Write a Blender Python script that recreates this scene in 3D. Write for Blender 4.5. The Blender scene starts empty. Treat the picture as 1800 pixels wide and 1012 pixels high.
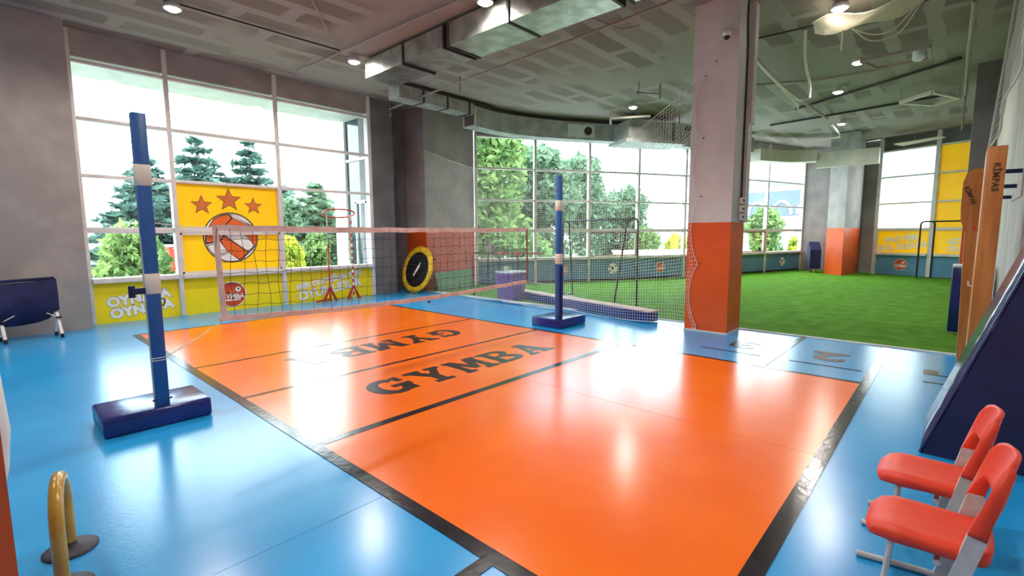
import bpy, bmesh, math, random
from math import sin, cos, pi, radians
from mathutils import Vector, Matrix

sc = bpy.context.scene
COL = sc.collection
random.seed(7)

# ------------------------------------------------------------------ camera
cam_d = bpy.data.cameras.new('camera')
cam = bpy.data.objects.new('camera', cam_d)
COL.objects.link(cam)
cam_d.sensor_width = 36.0
cam_d.sensor_fit = 'HORIZONTAL'
cam_d.lens = 850.45 / 1800 * 36.0
cam_d.clip_start = 0.05
cam_d.clip_end = 500
YAW, PITCH, ROLL = 0.739885, 0.110652, -0.00499
_f = Vector((cos(YAW) * cos(PITCH), sin(YAW) * cos(PITCH), -sin(PITCH)))
_r = Vector((sin(YAW), -cos(YAW), 0))
_u = _r.cross(_f)
_r2 = cos(ROLL) * _r + sin(ROLL) * _u
_u2 = -sin(ROLL) * _r + cos(ROLL) * _u
cam.matrix_world = Matrix(((_r2.x, _u2.x, -_f.x, 0.0), (_r2.y, _u2.y, -_f.y, 0.0),
                           (_r2.z, _u2.z, -_f.z, 1.5), (0, 0, 0, 1)))
sc.camera = cam

# ------------------------------------------------------------------ world, exposure
SKY = 9.5
LAMP = 90.0
sc.view_settings.view_transform = 'Standard'
sc.view_settings.look = 'None'
sc.view_settings.gamma = 1.0
sc.view_settings.use_curve_mapping = False
sc.view_settings.exposure = 0.12
try:
    sc.cycles.use_denoising = True
    sc.cycles.max_bounces = 7
    sc.cycles.diffuse_bounces = 4
    sc.cycles.transparent_max_bounces = 24
    sc.cycles.sample_clamp_indirect = 8.0
except Exception:
    pass

world = bpy.data.worlds.new('overcast_sky')
sc.world = world
world.use_nodes = True
wn = world.node_tree
wn.nodes.clear()
w_out = wn.nodes.new('ShaderNodeOutputWorld')
w_bg = wn.nodes.new('ShaderNodeBackground')
w_tc = wn.nodes.new('ShaderNodeTexCoord')
w_no = wn.nodes.new('ShaderNodeTexNoise')
w_no.inputs['Scale'].default_value = 2.2
w_no.inputs['Detail'].default_value = 5
w_rp = wn.nodes.new('ShaderNodeValToRGB')
w_rp.color_ramp.elements[0].position = 0.36
w_rp.color_ramp.elements[0].color = (0.50, 0.76, 1.0, 1)
w_rp.color_ramp.elements[1].position = 0.60
w_rp.color_ramp.elements[1].color = (0.95, 0.98, 1.0, 1)
wn.links.new(w_tc.outputs['Generated'], w_no.inputs['Vector'])
wn.links.new(w_no.outputs['Fac'], w_rp.inputs['Fac'])
wn.links.new(w_rp.outputs['Color'], w_bg.inputs['Color'])
w_bg.inputs['Strength'].default_value = SKY
wn.links.new(w_bg.outputs['Background'], w_out.inputs['Surface'])

# ------------------------------------------------------------------ materials
def srgb(r, g, b):
    def c(v):
        v /= 255.0
        return v / 12.92 if v <= 0.04045 else ((v + 0.055) / 1.055) ** 2.4
    return (c(r), c(g), c(b), 1.0)

MATS = {}
def mat(name, col, rough=0.5, metal=0.0, spec=0.5, col2=None, scale=4.0, bump=0.0, bscale=60.0,
        emit=None, estr=0.0, detail=4.0, lo=0.4, hi=0.62, stretch=(1, 1, 1), trans=0.0, coat=0.0):
    m = bpy.data.materials.new(name)
    m.use_nodes = True
    nt = m.node_tree
    b = nt.nodes['Principled BSDF']
    b.inputs['Base Color'].default_value = col
    b.inputs['Roughness'].default_value = rough
    b.inputs['Metallic'].default_value = metal
    b.inputs['Specular IOR Level'].default_value = spec
    b.inputs['Coat Weight'].default_value = coat
    b.inputs['Coat Roughness'].default_value = 0.08
    tc = nt.nodes.new('ShaderNodeTexCoord')
    mp = nt.nodes.new('ShaderNodeMapping')
    mp.inputs['Scale'].default_value = stretch
    nt.links.new(tc.outputs['Object'], mp.inputs['Vector'])
    if col2 is None:
        col2 = tuple(x * 0.88 for x in col[:3]) + (1,)
    n = nt.nodes.new('ShaderNodeTexNoise')
    n.inputs['Scale'].default_value = scale
    n.inputs['Detail'].default_value = detail
    nt.links.new(mp.outputs['Vector'], n.inputs['Vector'])
    r = nt.nodes.new('ShaderNodeValToRGB')
    r.color_ramp.elements[0].position = lo
    r.color_ramp.elements[0].color = col2
    r.color_ramp.elements[1].position = hi
    r.color_ramp.elements[1].color = col
    nt.links.new(n.outputs['Fac'], r.inputs['Fac'])
    nt.links.new(r.outputs['Color'], b.inputs['Base Color'])
    if bump > 0:
        n2 = nt.nodes.new('ShaderNodeTexNoise')
        n2.inputs['Scale'].default_value = bscale
        n2.inputs['Detail'].default_value = 3
        nt.links.new(mp.outputs['Vector'], n2.inputs['Vector'])
        bp = nt.nodes.new('ShaderNodeBump')
        bp.inputs['Strength'].default_value = bump
        bp.inputs['Distance'].default_value = 0.01
        nt.links.new(n2.outputs['Fac'], bp.inputs['Height'])
        nt.links.new(bp.outputs['Normal'], b.inputs['Normal'])
    if emit is not None:
        b.inputs['Emission Color'].default_value = emit
        b.inputs['Emission Strength'].default_value = estr
    if trans > 0:      # thin sheet that lets light through
        tr = nt.nodes.new('ShaderNodeBsdfTranslucent')
        nt.links.new(r.outputs['Color'], tr.inputs['Color'])
        mx = nt.nodes.new('ShaderNodeMixShader')
        mx.inputs['Fac'].default_value = trans
        out = nt.nodes['Material Output']
        nt.links.new(b.outputs['BSDF'], mx.inputs[1])
        nt.links.new(tr.outputs['BSDF'], mx.inputs[2])
        nt.links.new(mx.outputs['Shader'], out.inputs['Surface'])
    MATS[name] = m
    return m

def glass_mat(name, tint, refl=1.0):
    m = bpy.data.materials.new(name)
    m.use_nodes = True
    nt = m.node_tree
    nt.nodes.clear()
    out = nt.nodes.new('ShaderNodeOutputMaterial')
    t = nt.nodes.new('ShaderNodeBsdfTransparent')
    t.inputs['Color'].default_value = tint
    g = nt.nodes.new('ShaderNodeBsdfGlossy')
    g.inputs['Roughness'].default_value = 0.02
    fr = nt.nodes.new('ShaderNodeLayerWeight')
    fr.inputs['Blend'].default_value = 0.5
    pw_n = nt.nodes.new('ShaderNodeMath')
    pw_n.operation = 'POWER'
    pw_n.inputs[1].default_value = 4.0
    nt.links.new(fr.outputs['Facing'], pw_n.inputs[0])
    ma = nt.nodes.new('ShaderNodeMath')
    ma.operation = 'MULTIPLY_ADD'
    ma.inputs[1].default_value = 0.6
    ma.inputs[2].default_value = 0.025
    nt.links.new(pw_n.outputs['Value'], ma.inputs[0])
    mx = nt.nodes.new('ShaderNodeMixShader')
    nt.links.new(ma.outputs['Value'], mx.inputs['Fac'])
    nt.links.new(t.outputs['BSDF'], mx.inputs[1])
    nt.links.new(g.outputs['BSDF'], mx.inputs[2])
    nt.links.new(mx.outputs['Shader'], out.inputs['Surface'])
    MATS[name] = m
    return m

glass_mat('glass', (0.95, 0.985, 0.975, 1))
mat('blue_vinyl', srgb(40, 162, 228), 0.22, spec=0.8, col2=srgb(34, 152, 220), scale=1.2, bump=0.05, bscale=45)
mat('orange_vinyl', srgb(250, 116, 12), 0.20, spec=0.8, col2=srgb(246, 108, 8), scale=1.4, bump=0.05, bscale=45)
mat('black_tape', srgb(30, 24, 32), 0.16, spec=0.7, col2=srgb(44, 38, 46), scale=9, bump=0.12, bscale=18)
mat('black_paint', srgb(36, 22, 22), 0.28, spec=0.5, col2=srgb(52, 34, 30), scale=6)
mat('turf', srgb(104, 156, 42), 0.95, spec=0.1, col2=srgb(80, 132, 30), scale=3.5, detail=10, bump=0.9, bscale=240, lo=0.35, hi=0.68)
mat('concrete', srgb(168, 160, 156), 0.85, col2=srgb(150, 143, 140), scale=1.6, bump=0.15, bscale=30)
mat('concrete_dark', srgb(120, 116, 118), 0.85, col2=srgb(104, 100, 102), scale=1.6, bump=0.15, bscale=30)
mat('wall_white', srgb(208, 200, 194), 0.8, col2=srgb(190, 182, 178), scale=5, bump=0.2, bscale=30, stretch=(1, 1, 0.25))
mat('orange_paint', srgb(222, 88, 22), 0.45, col2=srgb(212, 80, 18), scale=2.0, bump=0.08, bscale=20)
mat('pink_plaster', srgb(210, 204, 200), 0.75, col2=srgb(200, 194, 190), scale=2.0, bump=0.08, bscale=25)
mat('frame_white', srgb(232, 226, 222), 0.35)
mat('yellow_panel', srgb(255, 232, 14), 0.4, col2=srgb(252, 224, 10), scale=2)
mat('yellow_film', srgb(255, 226, 20), 0.45, trans=0.2, col2=srgb(255, 218, 14), scale=2)
mat('blue_panel', srgb(92, 148, 178), 0.6, col2=srgb(84, 138, 168), scale=2)
mat('print_white', srgb(250, 250, 244), 0.5)
mat('print_film_white', srgb(252, 252, 246), 0.5)
mat('print_grey', srgb(140, 160, 140), 0.5)
mat('print_orange', srgb(242, 112, 40), 0.5)
mat('print_red', srgb(214, 74, 30), 0.5)
mat('print_salmon', srgb(226, 122, 60), 0.5)
mat('print_dark', srgb(60, 46, 20), 0.5)
mat('print_lettering', srgb(70, 44, 26), 0.6)
mat('navy_vinyl', srgb(26, 46, 132), 0.2, spec=0.55, col2=srgb(22, 36, 108), scale=3, bump=0.15, bscale=9)
mat('navy_dull', srgb(26, 32, 84), 0.7, col2=srgb(20, 26, 70), scale=5, bump=0.2, bscale=60)
mat('navy_fabric', srgb(30, 34, 84), 0.9, col2=srgb(22, 24, 62), scale=5, bump=0.3, bscale=30)
mat('blue_post', srgb(38, 92, 162), 0.35, col2=srgb(34, 84, 150), scale=2)
mat('tape_white', srgb(224, 216, 204), 0.5)
mat('net_black', srgb(46, 34, 32), 0.8)
mat('net_band', srgb(234, 212, 204), 0.7, col2=srgb(216, 188, 180), scale=7)
mat('net_white', srgb(236, 236, 232), 0.8)
mat('black_tube', srgb(22, 22, 24), 0.4)
mat('black_mesh', srgb(8, 8, 9), 0.8)
mat('trampoline_yellow', srgb(240, 190, 26), 0.45)
mat('red_plastic', srgb(230, 66, 36), 0.42, col2=srgb(222, 58, 30), scale=12, bump=0.06, bscale=160)
mat('red_tube', srgb(206, 54, 36), 0.4)
mat('frame_grey', srgb(206, 204, 200), 0.45, col2=srgb(194, 192, 190), scale=20, bump=0.05, bscale=200)
mat('wood', srgb(196, 130, 66), 0.4, col2=srgb(172, 106, 48), scale=3, stretch=(6, 6, 0.5), detail=8)
mat('wood_light', srgb(220, 176, 116), 0.45, col2=srgb(204, 156, 96), scale=3, stretch=(6, 6, 0.5))
mat('gold_tube', srgb(206, 166, 60), 0.25, spec=0.7, col2=srgb(188, 146, 46), scale=6)
mat('dark_rubber', srgb(62, 62, 74), 0.6)
mat('purple', srgb(96, 60, 150), 0.5)
mat('lid_white', srgb(214, 228, 232), 0.4)
mat('green_board', srgb(96, 150, 92), 0.6)
mat('brown_bar', srgb(150, 92, 76), 0.6)
mat('galvanized', srgb(196, 200, 194), 0.32, metal=0.85, col2=srgb(160, 166, 162), scale=5, bump=0.06, bscale=6)
mat('duct_grey', srgb(176, 180, 176), 0.5, metal=0.3, col2=srgb(150, 156, 154), scale=4)
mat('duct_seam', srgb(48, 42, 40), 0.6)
mat('duct_inside', srgb(92, 86, 80), 0.8)
mat('pipe_white', srgb(214, 208, 196), 0.5)
mat('pipe_grey', srgb(156, 144, 136), 0.6)
mat('sheet_white', srgb(246, 242, 228), 0.5, trans=0.6)
mat('lamp_glow', (1, 0.96, 0.9, 1), 0.4, emit=(1, 0.93, 0.82, 1), estr=60.0)
mat('lamp_house', srgb(220, 220, 220), 0.4)
mat('stone_white', srgb(236, 236, 232), 0.7)
mat('soffit', srgb(214, 214, 210), 0.8)
mat('dark_glass', srgb(44, 60, 66), 0.08, spec=0.8)
mat('ext_ground', srgb(150, 146, 132), 0.9, col2=srgb(110, 130, 84), scale=0.3)
mat('conifer', srgb(96, 128, 116), 0.8, trans=0.25, col2=srgb(58, 88, 76), scale=1.5)
mat('leaf_green', srgb(146, 172, 100), 0.7, trans=0.4, col2=srgb(84, 116, 62), scale=1.8)
mat('leaf_dark', srgb(122, 148, 116), 0.7, trans=0.4, col2=srgb(78, 106, 76), scale=1.5)
mat('leaf_yellow', srgb(210, 204, 70), 0.7, trans=0.4, col2=srgb(140, 160, 50), scale=1.5)
mat('bark', srgb(110, 92, 76), 0.9)
mat('far_white', srgb(236, 232, 224), 0.8)
mat('far_cream', srgb(230, 206, 160), 0.8)
mat('far_blue', srgb(96, 110, 190), 0.7)
mat('far_teal', srgb(150, 190, 200), 0.6)
mat('far_window', srgb(150, 170, 180), 0.3)
mat('kiosk_red', srgb(226, 72, 52), 0.6)
mat('kiosk_yellow', srgb(238, 206, 60), 0.6)
mat('clear_cover', srgb(40, 46, 96), 0.16, spec=0.8, bump=0.2, bscale=10)

# ceiling: bare concrete with strips of old adhesive, a real stain pattern
def ceiling_material():
    m = mat('ceiling_concrete', srgb(160, 154, 146), 0.9, bump=0.25, bscale=14)
    nt = m.node_tree
    b = nt.nodes['Principled BSDF']
    tc = nt.nodes.new('ShaderNodeTexCoord')
    mp = nt.nodes.new('ShaderNodeMapping')
    nt.links.new(tc.outputs['Object'], mp.inputs['Vector'])
    nz = nt.nodes.new('ShaderNodeTexNoise')
    nz.inputs['Scale'].default_value = 1.7
    nz.inputs['Detail'].default_value = 5
    nt.links.new(mp.outputs['Vector'], nz.inputs['Vector'])
    mixv = nt.nodes.new('ShaderNodeMix')
    mixv.data_type = 'VECTOR'
    mixv.inputs[0].default_value = 0.16
    nt.links.new(mp.outputs['Vector'], mixv.inputs[4])
    nt.links.new(nz.outputs['Color'], mixv.inputs[5])
    br = nt.nodes.new('ShaderNodeTexBrick')
    br.inputs['Scale'].default_value = 1.0
    br.inputs['Brick Width'].default_value = 1.5
    br.inputs['Row Height'].default_value = 0.48
    br.inputs['Mortar Size'].default_value = 0.09
    br.inputs['Mortar Smooth'].default_value = 0.15
    br.inputs['Bias'].default_value = -0.1
    br.offset = 0.35
    br.inputs['Color1'].default_value = srgb(118, 106, 98)
    br.inputs['Color2'].default_value = srgb(140, 132, 124)
    br.inputs['Mortar'].default_value = srgb(154, 146, 139)
    nt.links.new(mixv.outputs[1], br.inputs['Vector'])
    n3 = nt.nodes.new('ShaderNodeTexNoise')
    n3.inputs['Scale'].default_value = 0.45
    nt.links.new(mp.outputs['Vector'], n3.inputs['Vector'])
    rp = nt.nodes.new('ShaderNodeValToRGB')
    rp.color_ramp.elements[0].position = 0.46
    rp.color_ramp.elements[1].position = 0.54
    nt.links.new(n3.outputs['Fac'], rp.inputs['Fac'])
    mx = nt.nodes.new('ShaderNodeMix')
    mx.data_type = 'RGBA'
    nt.links.new(rp.outputs['Color'], mx.inputs[0])
    mx.inputs[6].default_value = srgb(148, 140, 133)
    nt.links.new(br.outputs['Color'], mx.inputs[7])
    nt.links.new(mx.outputs[2], b.inputs['Base Color'])
ceiling_material()

# ------------------------------------------------------------------ mesh helpers
class MB:
    def __init__(s):
        s.v, s.f, s.sm = [], [], []
    def add(s, vs, fs, smooth=False):
        o = len(s.v)
        s.v += [tuple(v) for v in vs]
        for f in fs:
            s.f.append([i + o for i in f])
            s.sm.append(smooth)
        return s
    def box(s, x0, x1, y0, y1, z0, z1):
        vs = [(x0, y0, z0), (x1, y0, z0), (x1, y1, z0), (x0, y1, z0), (x0, y0, z1), (x1, y0, z1), (x1, y1, z1), (x0, y1, z1)]
        return s.add(vs, [(3, 2, 1, 0), (4, 5, 6, 7), (0, 1, 5, 4), (1, 2, 6, 5), (2, 3, 7, 6), (3, 0, 4, 7)])
    def rbox(s, x0, x1, y0, y1, z0, z1, r=0.02, seg=3):
        # box with rounded vertical and horizontal edges
        bm = bmesh.new()
        bmesh.ops.create_cube(bm, size=1.0)
        for v in bm.verts:
            v.co = Vector(((x0 + x1) / 2 + v.co.x * (x1 - x0), (y0 + y1) / 2 + v.co.y * (y1 - y0), (z0 + z1) / 2 + v.co.z * (z1 - z0)))
        bmesh.ops.bevel(bm, geom=list(bm.edges), offset=r, segments=seg, profile=0.5, affect='EDGES')
        bm.verts.ensure_lookup_table()
        bm.verts.index_update()
        s.add([v.co[:] for v in bm.verts], [[v.index for v in f.verts] for f in bm.faces], True)
        bm.free()
        return s
    def prism(s, poly, d, smooth=False):
        # poly: list of 3d points in one plane, d: extrusion vector
        n = len(poly)
        d = Vector(d)
        vs = [Vector(p) for p in poly] + [Vector(p) + d for p in poly]
        fs = [list(range(n))[::-1], list(range(n, 2 * n))]
        for i in range(n):
            j = (i + 1) % n
            fs.append((i, j, j + n, i + n))
        return s.add(vs, fs, smooth)
    def tube(s, pts, r, n=10, closed=False, cap=True, smooth=True):
        pts = [Vector(p) for p in pts]
        m = len(pts)
        rs = r if isinstance(r, (list, tuple)) else [r] * m
        rings, up = [], None
        for i in range(m):
            if closed:
                t = pts[(i + 1) % m] - pts[i - 1]
            else:
                t = pts[min(i + 1, m - 1)] - pts[max(i - 1, 0)]
            if t.length < 1e-9:
                t = Vector((0, 0, 1))
            t.normalize()
            if up is None:
                up = Vector((0, 0, 1)) if abs(t.z) < 0.9 else Vector((1, 0, 0))
            a = t.cross(up)
            if a.length < 1e-6:
                a = t.cross(Vector((0, 1, 0)))
            a.normalize()
            b = a.cross(t)
            up = b
            rings.append([pts[i] + rs[i] * (cos(2 * pi * k / n) * a + sin(2 * pi * k / n) * b) for k in range(n)])
        vs = [p for rg in rings for p in rg]
        fs = []
        for i in range(m if closed else m - 1):
            i2 = (i + 1) % m
            for k in range(n):
                k2 = (k + 1) % n
                fs.append((i * n + k, i * n + k2, i2 * n + k2, i2 * n + k))
        s.add(vs, fs, smooth)
        if cap and not closed:
            s.add(rings[0], [list(range(n))])
            s.add(rings[-1], [list(range(n))[::-1]])
        return s
    def lathe(s, prof, cx=0, cy=0, n=24, smooth=True):
        vs, fs = [], []
        for (r, z) in prof:
            vs += [(cx + r * cos(2 * pi * k / n), cy + r * sin(2 * pi * k / n), z) for k in range(n)]
        for i in range(len(prof) - 1):
            for k in range(n):
                k2 = (k + 1) % n
                fs.append((i * n + k, i * n + k2, (i + 1) * n + k2, (i + 1) * n + k))
        s.add(vs, fs, smooth)
        s.add(vs[-n:], [list(range(n))])
        s.add(vs[:n], [list(range(n))[::-1]])
        return s
    def beam(s, a, b, w, h):
        # square bar from a to b, w across, h in the vertical plane
        a, b = Vector(a), Vector(b)
        t = (b - a).normalized()
        up = Vector((0, 0, 1)) if abs(t.z) < 0.95 else Vector((1, 0, 0))
        x = t.cross(up).normalized() * (w / 2)
        y = x.normalized().cross(t) * (h / 2)
        q = [a - x - y, a + x - y, a + x + y, a - x + y]
        return s.prism(q, b - a)
    def xf(s, M):
        s.v = [tuple(M @ Vector(v)) for v in s.v]
        return s

def build(name, mb, m, parent=None, loc=None):
    me = bpy.data.meshes.new(name)
    me.from_pydata(mb.v, [], mb.f)
    me.polygons.foreach_set('use_smooth', mb.sm)
    me.update()
    bm = bmesh.new()
    bm.from_mesh(me)
    bmesh.ops.recalc_face_normals(bm, faces=bm.faces)
    bm.to_mesh(me)
    bm.free()
    me.materials.append(MATS[m])
    o = bpy.data.objects.new(name, me)
    COL.objects.link(o)
    if parent is not None:
        o.parent = parent
    if loc is not None:
        o.location = loc
    return o

def tag(o, label=None, cat=None, group=None, kind=None):
    if label: o['label'] = label
    if cat: o['category'] = cat
    if group: o['group'] = group
    if kind: o['kind'] = kind
    return o

def thing(name, loc, label=None, cat=None, rz=0.0, group=None, kind=None):
    o = bpy.data.objects.new(name, None)
    o.empty_display_size = 0.1
    COL.objects.link(o)
    o.location = loc
    o.rotation_euler = (0, 0, rz)
    return tag(o, label, cat, group, kind)

def copy_tree(o, parent=None):
    c = o.copy()
    COL.objects.link(c)
    c.parent = parent
    for ch in list(o.children):
        copy_tree(ch, c)
    return c

def text_mb(s, size, bold=0.0, M=None, spacing=1.0):
    cu = bpy.data.curves.new('lettering', 'FONT')
    cu.body = s
    cu.size = size
    cu.align_x = 'CENTER'
    cu.align_y = 'CENTER'
    cu.offset = bold
    cu.space_character = spacing
    cu.space_line = 0.78
    cu.resolution_u = 3
    cu.extrude = 0.0008
    ob = bpy.data.objects.new('lettering', cu)
    me = bpy.data.meshes.new_from_object(ob)
    mb = MB()
    vs = [v.co.copy() for v in me.vertices]
    if M is not None:
        vs = [M @ v for v in vs]
    mb.add(vs, [list(p.vertices) for p in me.polygons])
    bpy.data.objects.remove(ob)
    bpy.data.curves.remove(cu)
    bpy.data.meshes.remove(me)
    return mb

def lerp(a, b, t):
    return a + (b - a) * t

def catmull(pts, n=8):
    pts = [Vector(p) for p in pts]
    out = []
    for i in range(len(pts) - 1):
        p0, p1, p2, p3 = pts[max(i - 1, 0)], pts[i], pts[i + 1], pts[min(i + 2, len(pts) - 1)]
        for k in range(n):
            t = k / n
            out.append(0.5 * ((2 * p1) + (p2 - p0) * t + (2 * p0 - 5 * p1 + 4 * p2 - p3) * t * t + (3 * p1 - p0 - 3 * p2 + p3) * t ** 3))
    out.append(pts[-1])
    return out

def arc_path(corners, r=0.1, n=5):
    # polyline through corners with rounded bends
    c = [Vector(p) for p in corners]
    out = [c[0]]
    for i in range(1, len(c) - 1):
        a = (c[i - 1] - c[i]).normalized()
        b = (c[i + 1] - c[i]).normalized()
        p, q = c[i] + a * r, c[i] + b * r
        for k in range(n + 1):
            t = k / n
            out.append((1 - t) ** 2 * p + 2 * t * (1 - t) * c[i] + t * t * q)
    out.append(c[-1])
    return out

ZC = 4.8                       # ceiling height
LV = [0.75, 1.60, 2.50, 3.42, 4.32]   # transom heights, the same on every facade

# ------------------------------------------------------------------ floor, court, turf
floor = build('floor', MB().box(-3.5, 7.96, -0.5, 11.6, -0.12, 0.0), 'blue_vinyl')
tag(floor, kind='structure', label='light blue vinyl sports floor with black court lines')
COURT = (1.45, 5.86, 0.52, 9.15)
build('court_surface', MB().box(COURT[0], COURT[1], COURT[2], COURT[3], 0.0, 0.002), 'orange_vinyl', floor)
def line(x0, x1, y0, y1):
    return build('court_line', MB().box(x0, x1, y0, y1, 0.0, 0.004), 'black_tape', floor)
line(1.45, 1.535, 0.604, 9.10)
line(5.80, 5.86, 0.604, 9.10)
line(1.45, 7.95, 0.515, 0.604)
line(1.45, 5.86, 9.10, 9.15)
line(1.535, 5.80, 6.27, 6.315)
line(1.535, 5.80, 4.75, 4.80)
line(1.535, 5.80, 3.25, 3.33)
line(-1.2, 1.45, 1.45, 1.53)
line(5.86, 7.95, 1.49, 1.56)
line(6.34, 6.365, 0.65, 1.36)
line(6.34, 6.365, 1.68, 2.40)
line(6.30, 6.325, -0.05, 0.14)
line(6.66, 6.685, -0.05, 0.12)
# thin weld seams in the vinyl
build('weld_seam', MB().box(-1.5, 1.45, 2.335, 2.339, 0, 0.0012), 'blue_vinyl', floor)
build('weld_seam', MB().box(3.70, 3.704, 0.60, 3.25, 0.002, 0.0032), 'orange_vinyl', floor)

# slab-serif letters, unit box 1 x 1, drawn as flat pieces in the xy plane
def slab_letter(ch):
    q = []
    def rect(x0, y0, x1, y1): q.append([(x0, y0), (x1, y0), (x1, y1), (x0, y1)])
    def quad(*p): q.append(list(p))
    def arc(cx, cy, ro, ri, a0, a1, sx=1.0, n=14):
        for k in range(n):
            t0, t1 = radians(lerp(a0, a1, k / n)), radians(lerp(a0, a1, (k + 1) / n))
            q.append([(cx + ri[0] * cos(t0), cy + ri[1] * sin(t0)), (cx + ro[0] * cos(t0), cy + ro[1] * sin(t0)),
                      (cx + ro[0] * cos(t1), cy + ro[1] * sin(t1)), (cx + ri[0] * cos(t1), cy + ri[1] * sin(t1))])
    if ch == 'G':
        arc(0.5, 0.5, (0.48, 0.5), (0.2, 0.32), 48, 345, n=22)
        rect(0.52, 0.38, 1.0, 0.54)
        rect(0.70, 0.06, 0.94, 0.40)
        rect(0.78, 0.66, 0.94, 0.98)
    elif ch == 'Y':
        rect(0.37, 0.0, 0.63, 0.5)
        rect(0.24, 0.0, 0.76, 0.14)
        quad((0.06, 0.9), (0.34, 0.9), (0.63, 0.42), (0.37, 0.42))
        quad((0.70, 0.9), (0.94, 0.9), (0.63, 0.42), (0.40, 0.42))
        rect(0.0, 0.86, 0.44, 1.0)
        rect(0.58, 0.86, 1.0, 1.0)
    elif ch == 'M':
        rect(0.06, 0.0, 0.24, 1.0)
        rect(0.76, 0.0, 0.98, 1.0)
        quad((0.06, 1.0), (0.32, 1.0), (0.58, 0.30), (0.44, 0.16))
        quad((0.68, 1.0), (0.94, 1.0), (0.58, 0.16), (0.42, 0.30))
        rect(0.0, 0.0, 0.34, 0.14)
        rect(0.66, 0.0, 1.06, 0.14)
        rect(0.0, 0.86, 0.30, 1.0)
        rect(0.74, 0.86, 1.06, 1.0)
    elif ch == 'B':
        rect(0.10, 0.0, 0.34, 1.0)
        rect(0.0, 0.0, 0.5, 0.15)
        rect(0.0, 0.85, 0.5, 1.0)
        rect(0.2, 0.44, 0.55, 0.58)
        arc(0.55, 0.755, (0.36, 0.245), (0.12, 0.10), -90, 90)
        arc(0.56, 0.265, (0.42, 0.265), (0.16, 0.115), -90, 90)
        rect(0.48, 0.0, 0.57, 0.15)
        rect(0.48, 0.855, 0.56, 1.0)
    elif ch == 'A':
        quad((0.08, 0.1), (0.24, 0.1), (0.56, 0.9), (0.40, 0.9))
        quad((0.62, 0.1), (0.92, 0.1), (0.66, 0.9), (0.40, 0.9))
        rect(0.28, 0.26, 0.72, 0.38)
        rect(0.0, 0.0, 0.36, 0.13)
        rect(0.54, 0.0, 1.0, 0.13)
        rect(0.32, 0.86, 0.68, 1.0)
    return q

def slab_word(x0, y0, w, h, flip):
    adv = w / 5
    for i, ch in enumerate('GYMBA'):
        mb = MB()
        for k, pl in enumerate(slab_letter(ch)):
            pts = []
            for (u, v) in pl:
                lx, ly = (i * adv + u * adv * 0.88), v * h
                if flip:
                    lx, ly = w - lx, h - ly
                pts.append((x0 + lx, y0 + ly, 0.0022 + 0.00002 * k))
            mb.prism(pts, (0, 0, 0.0015))
        build('floor_letter', mb, 'black_paint', floor)
slab_word(2.40, 3.80, 2.66, 0.50, False)
slab_word(2.30, 5.42, 2.62, 0.50, True)
# hopscotch numerals, read from the turf side
for s_, x_, y_ in (('2', 6.88, 1.04), ('3', 6.90, 2.02)):
    M_ = Matrix.Translation((x_, y_, 0.0025)) @ Matrix.Rotation(radians(90), 4, 'Z') @ Matrix.Diagonal((1.15, 1.0, 1.0, 1.0))
    build('floor_numeral', text_mb(s_, 0.62, 0.03, M_), 'black_paint', floor)
build('floor_numeral', MB().box(6.66, 6.88, 0.035, 0.155, 0.0, 0.003), 'black_paint', floor)

INNER = [(21.0, -1.6), (20.95, -0.5), (22.0, 2.12), (22.65, 3.5), (22.5, 4.72), (20.13, 5.44), (17.99, 6.21), (16.24, 6.95), (14.54, 7.78), (13.02, 8.66), (11.49, 9.58), (9.90, 10.5), (9.9, 11.4)]
turf = build('floor_turf', MB().prism([(x, y, -0.12) for x, y in [(7.96, -1.6)] + INNER + [(7.96, 11.4)]], (0, 0, 0.132)), 'turf')
tag(turf, kind='structure', label='green artificial turf of the football area')
build('turf_edge', MB().box(7.93, 7.975, -0.5, 11.0, 0.0, 0.016), 'net_white', turf)

# ------------------------------------------------------------------ ceiling and walls
ceil = build('ceiling', MB().prism([(x, y, ZC) for x, y in [(-3.5, -1.6)] + INNER + [(7.0, 11.4), (6.9, 10.95), (-3.5, 10.95)]], (0, 0, 0.25)), 'ceiling_concrete')
tag(ceil, kind='structure', label='bare concrete ceiling with patches of old adhesive')

def wall(name, mb, m):
    return tag(build(name, mb, m), kind='structure')
YW = 10.75
wall('wall_left', MB().box(-3.5, 1.145, 10.34, 10.95, 0, ZC), 'concrete')
wall('wall_window_head', MB().box(1.06, 6.66, 10.70, 10.95, 4.40, ZC), 'concrete')
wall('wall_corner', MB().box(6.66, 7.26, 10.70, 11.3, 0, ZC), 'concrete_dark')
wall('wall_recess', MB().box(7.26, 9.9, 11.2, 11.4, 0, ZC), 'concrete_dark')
wall('wall_back', MB().box(-3.7, -3.5, -0.7, 10.95, 0, ZC), 'concrete')
wall('wall_right', MB().box(-3.5, 13.6, -0.75, -0.47, 0, ZC), 'wall_white')
wall('wall_far_right', MB().box(13.6, 21.0, -1.6, -1.4, 0, ZC), 'concrete')

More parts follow.
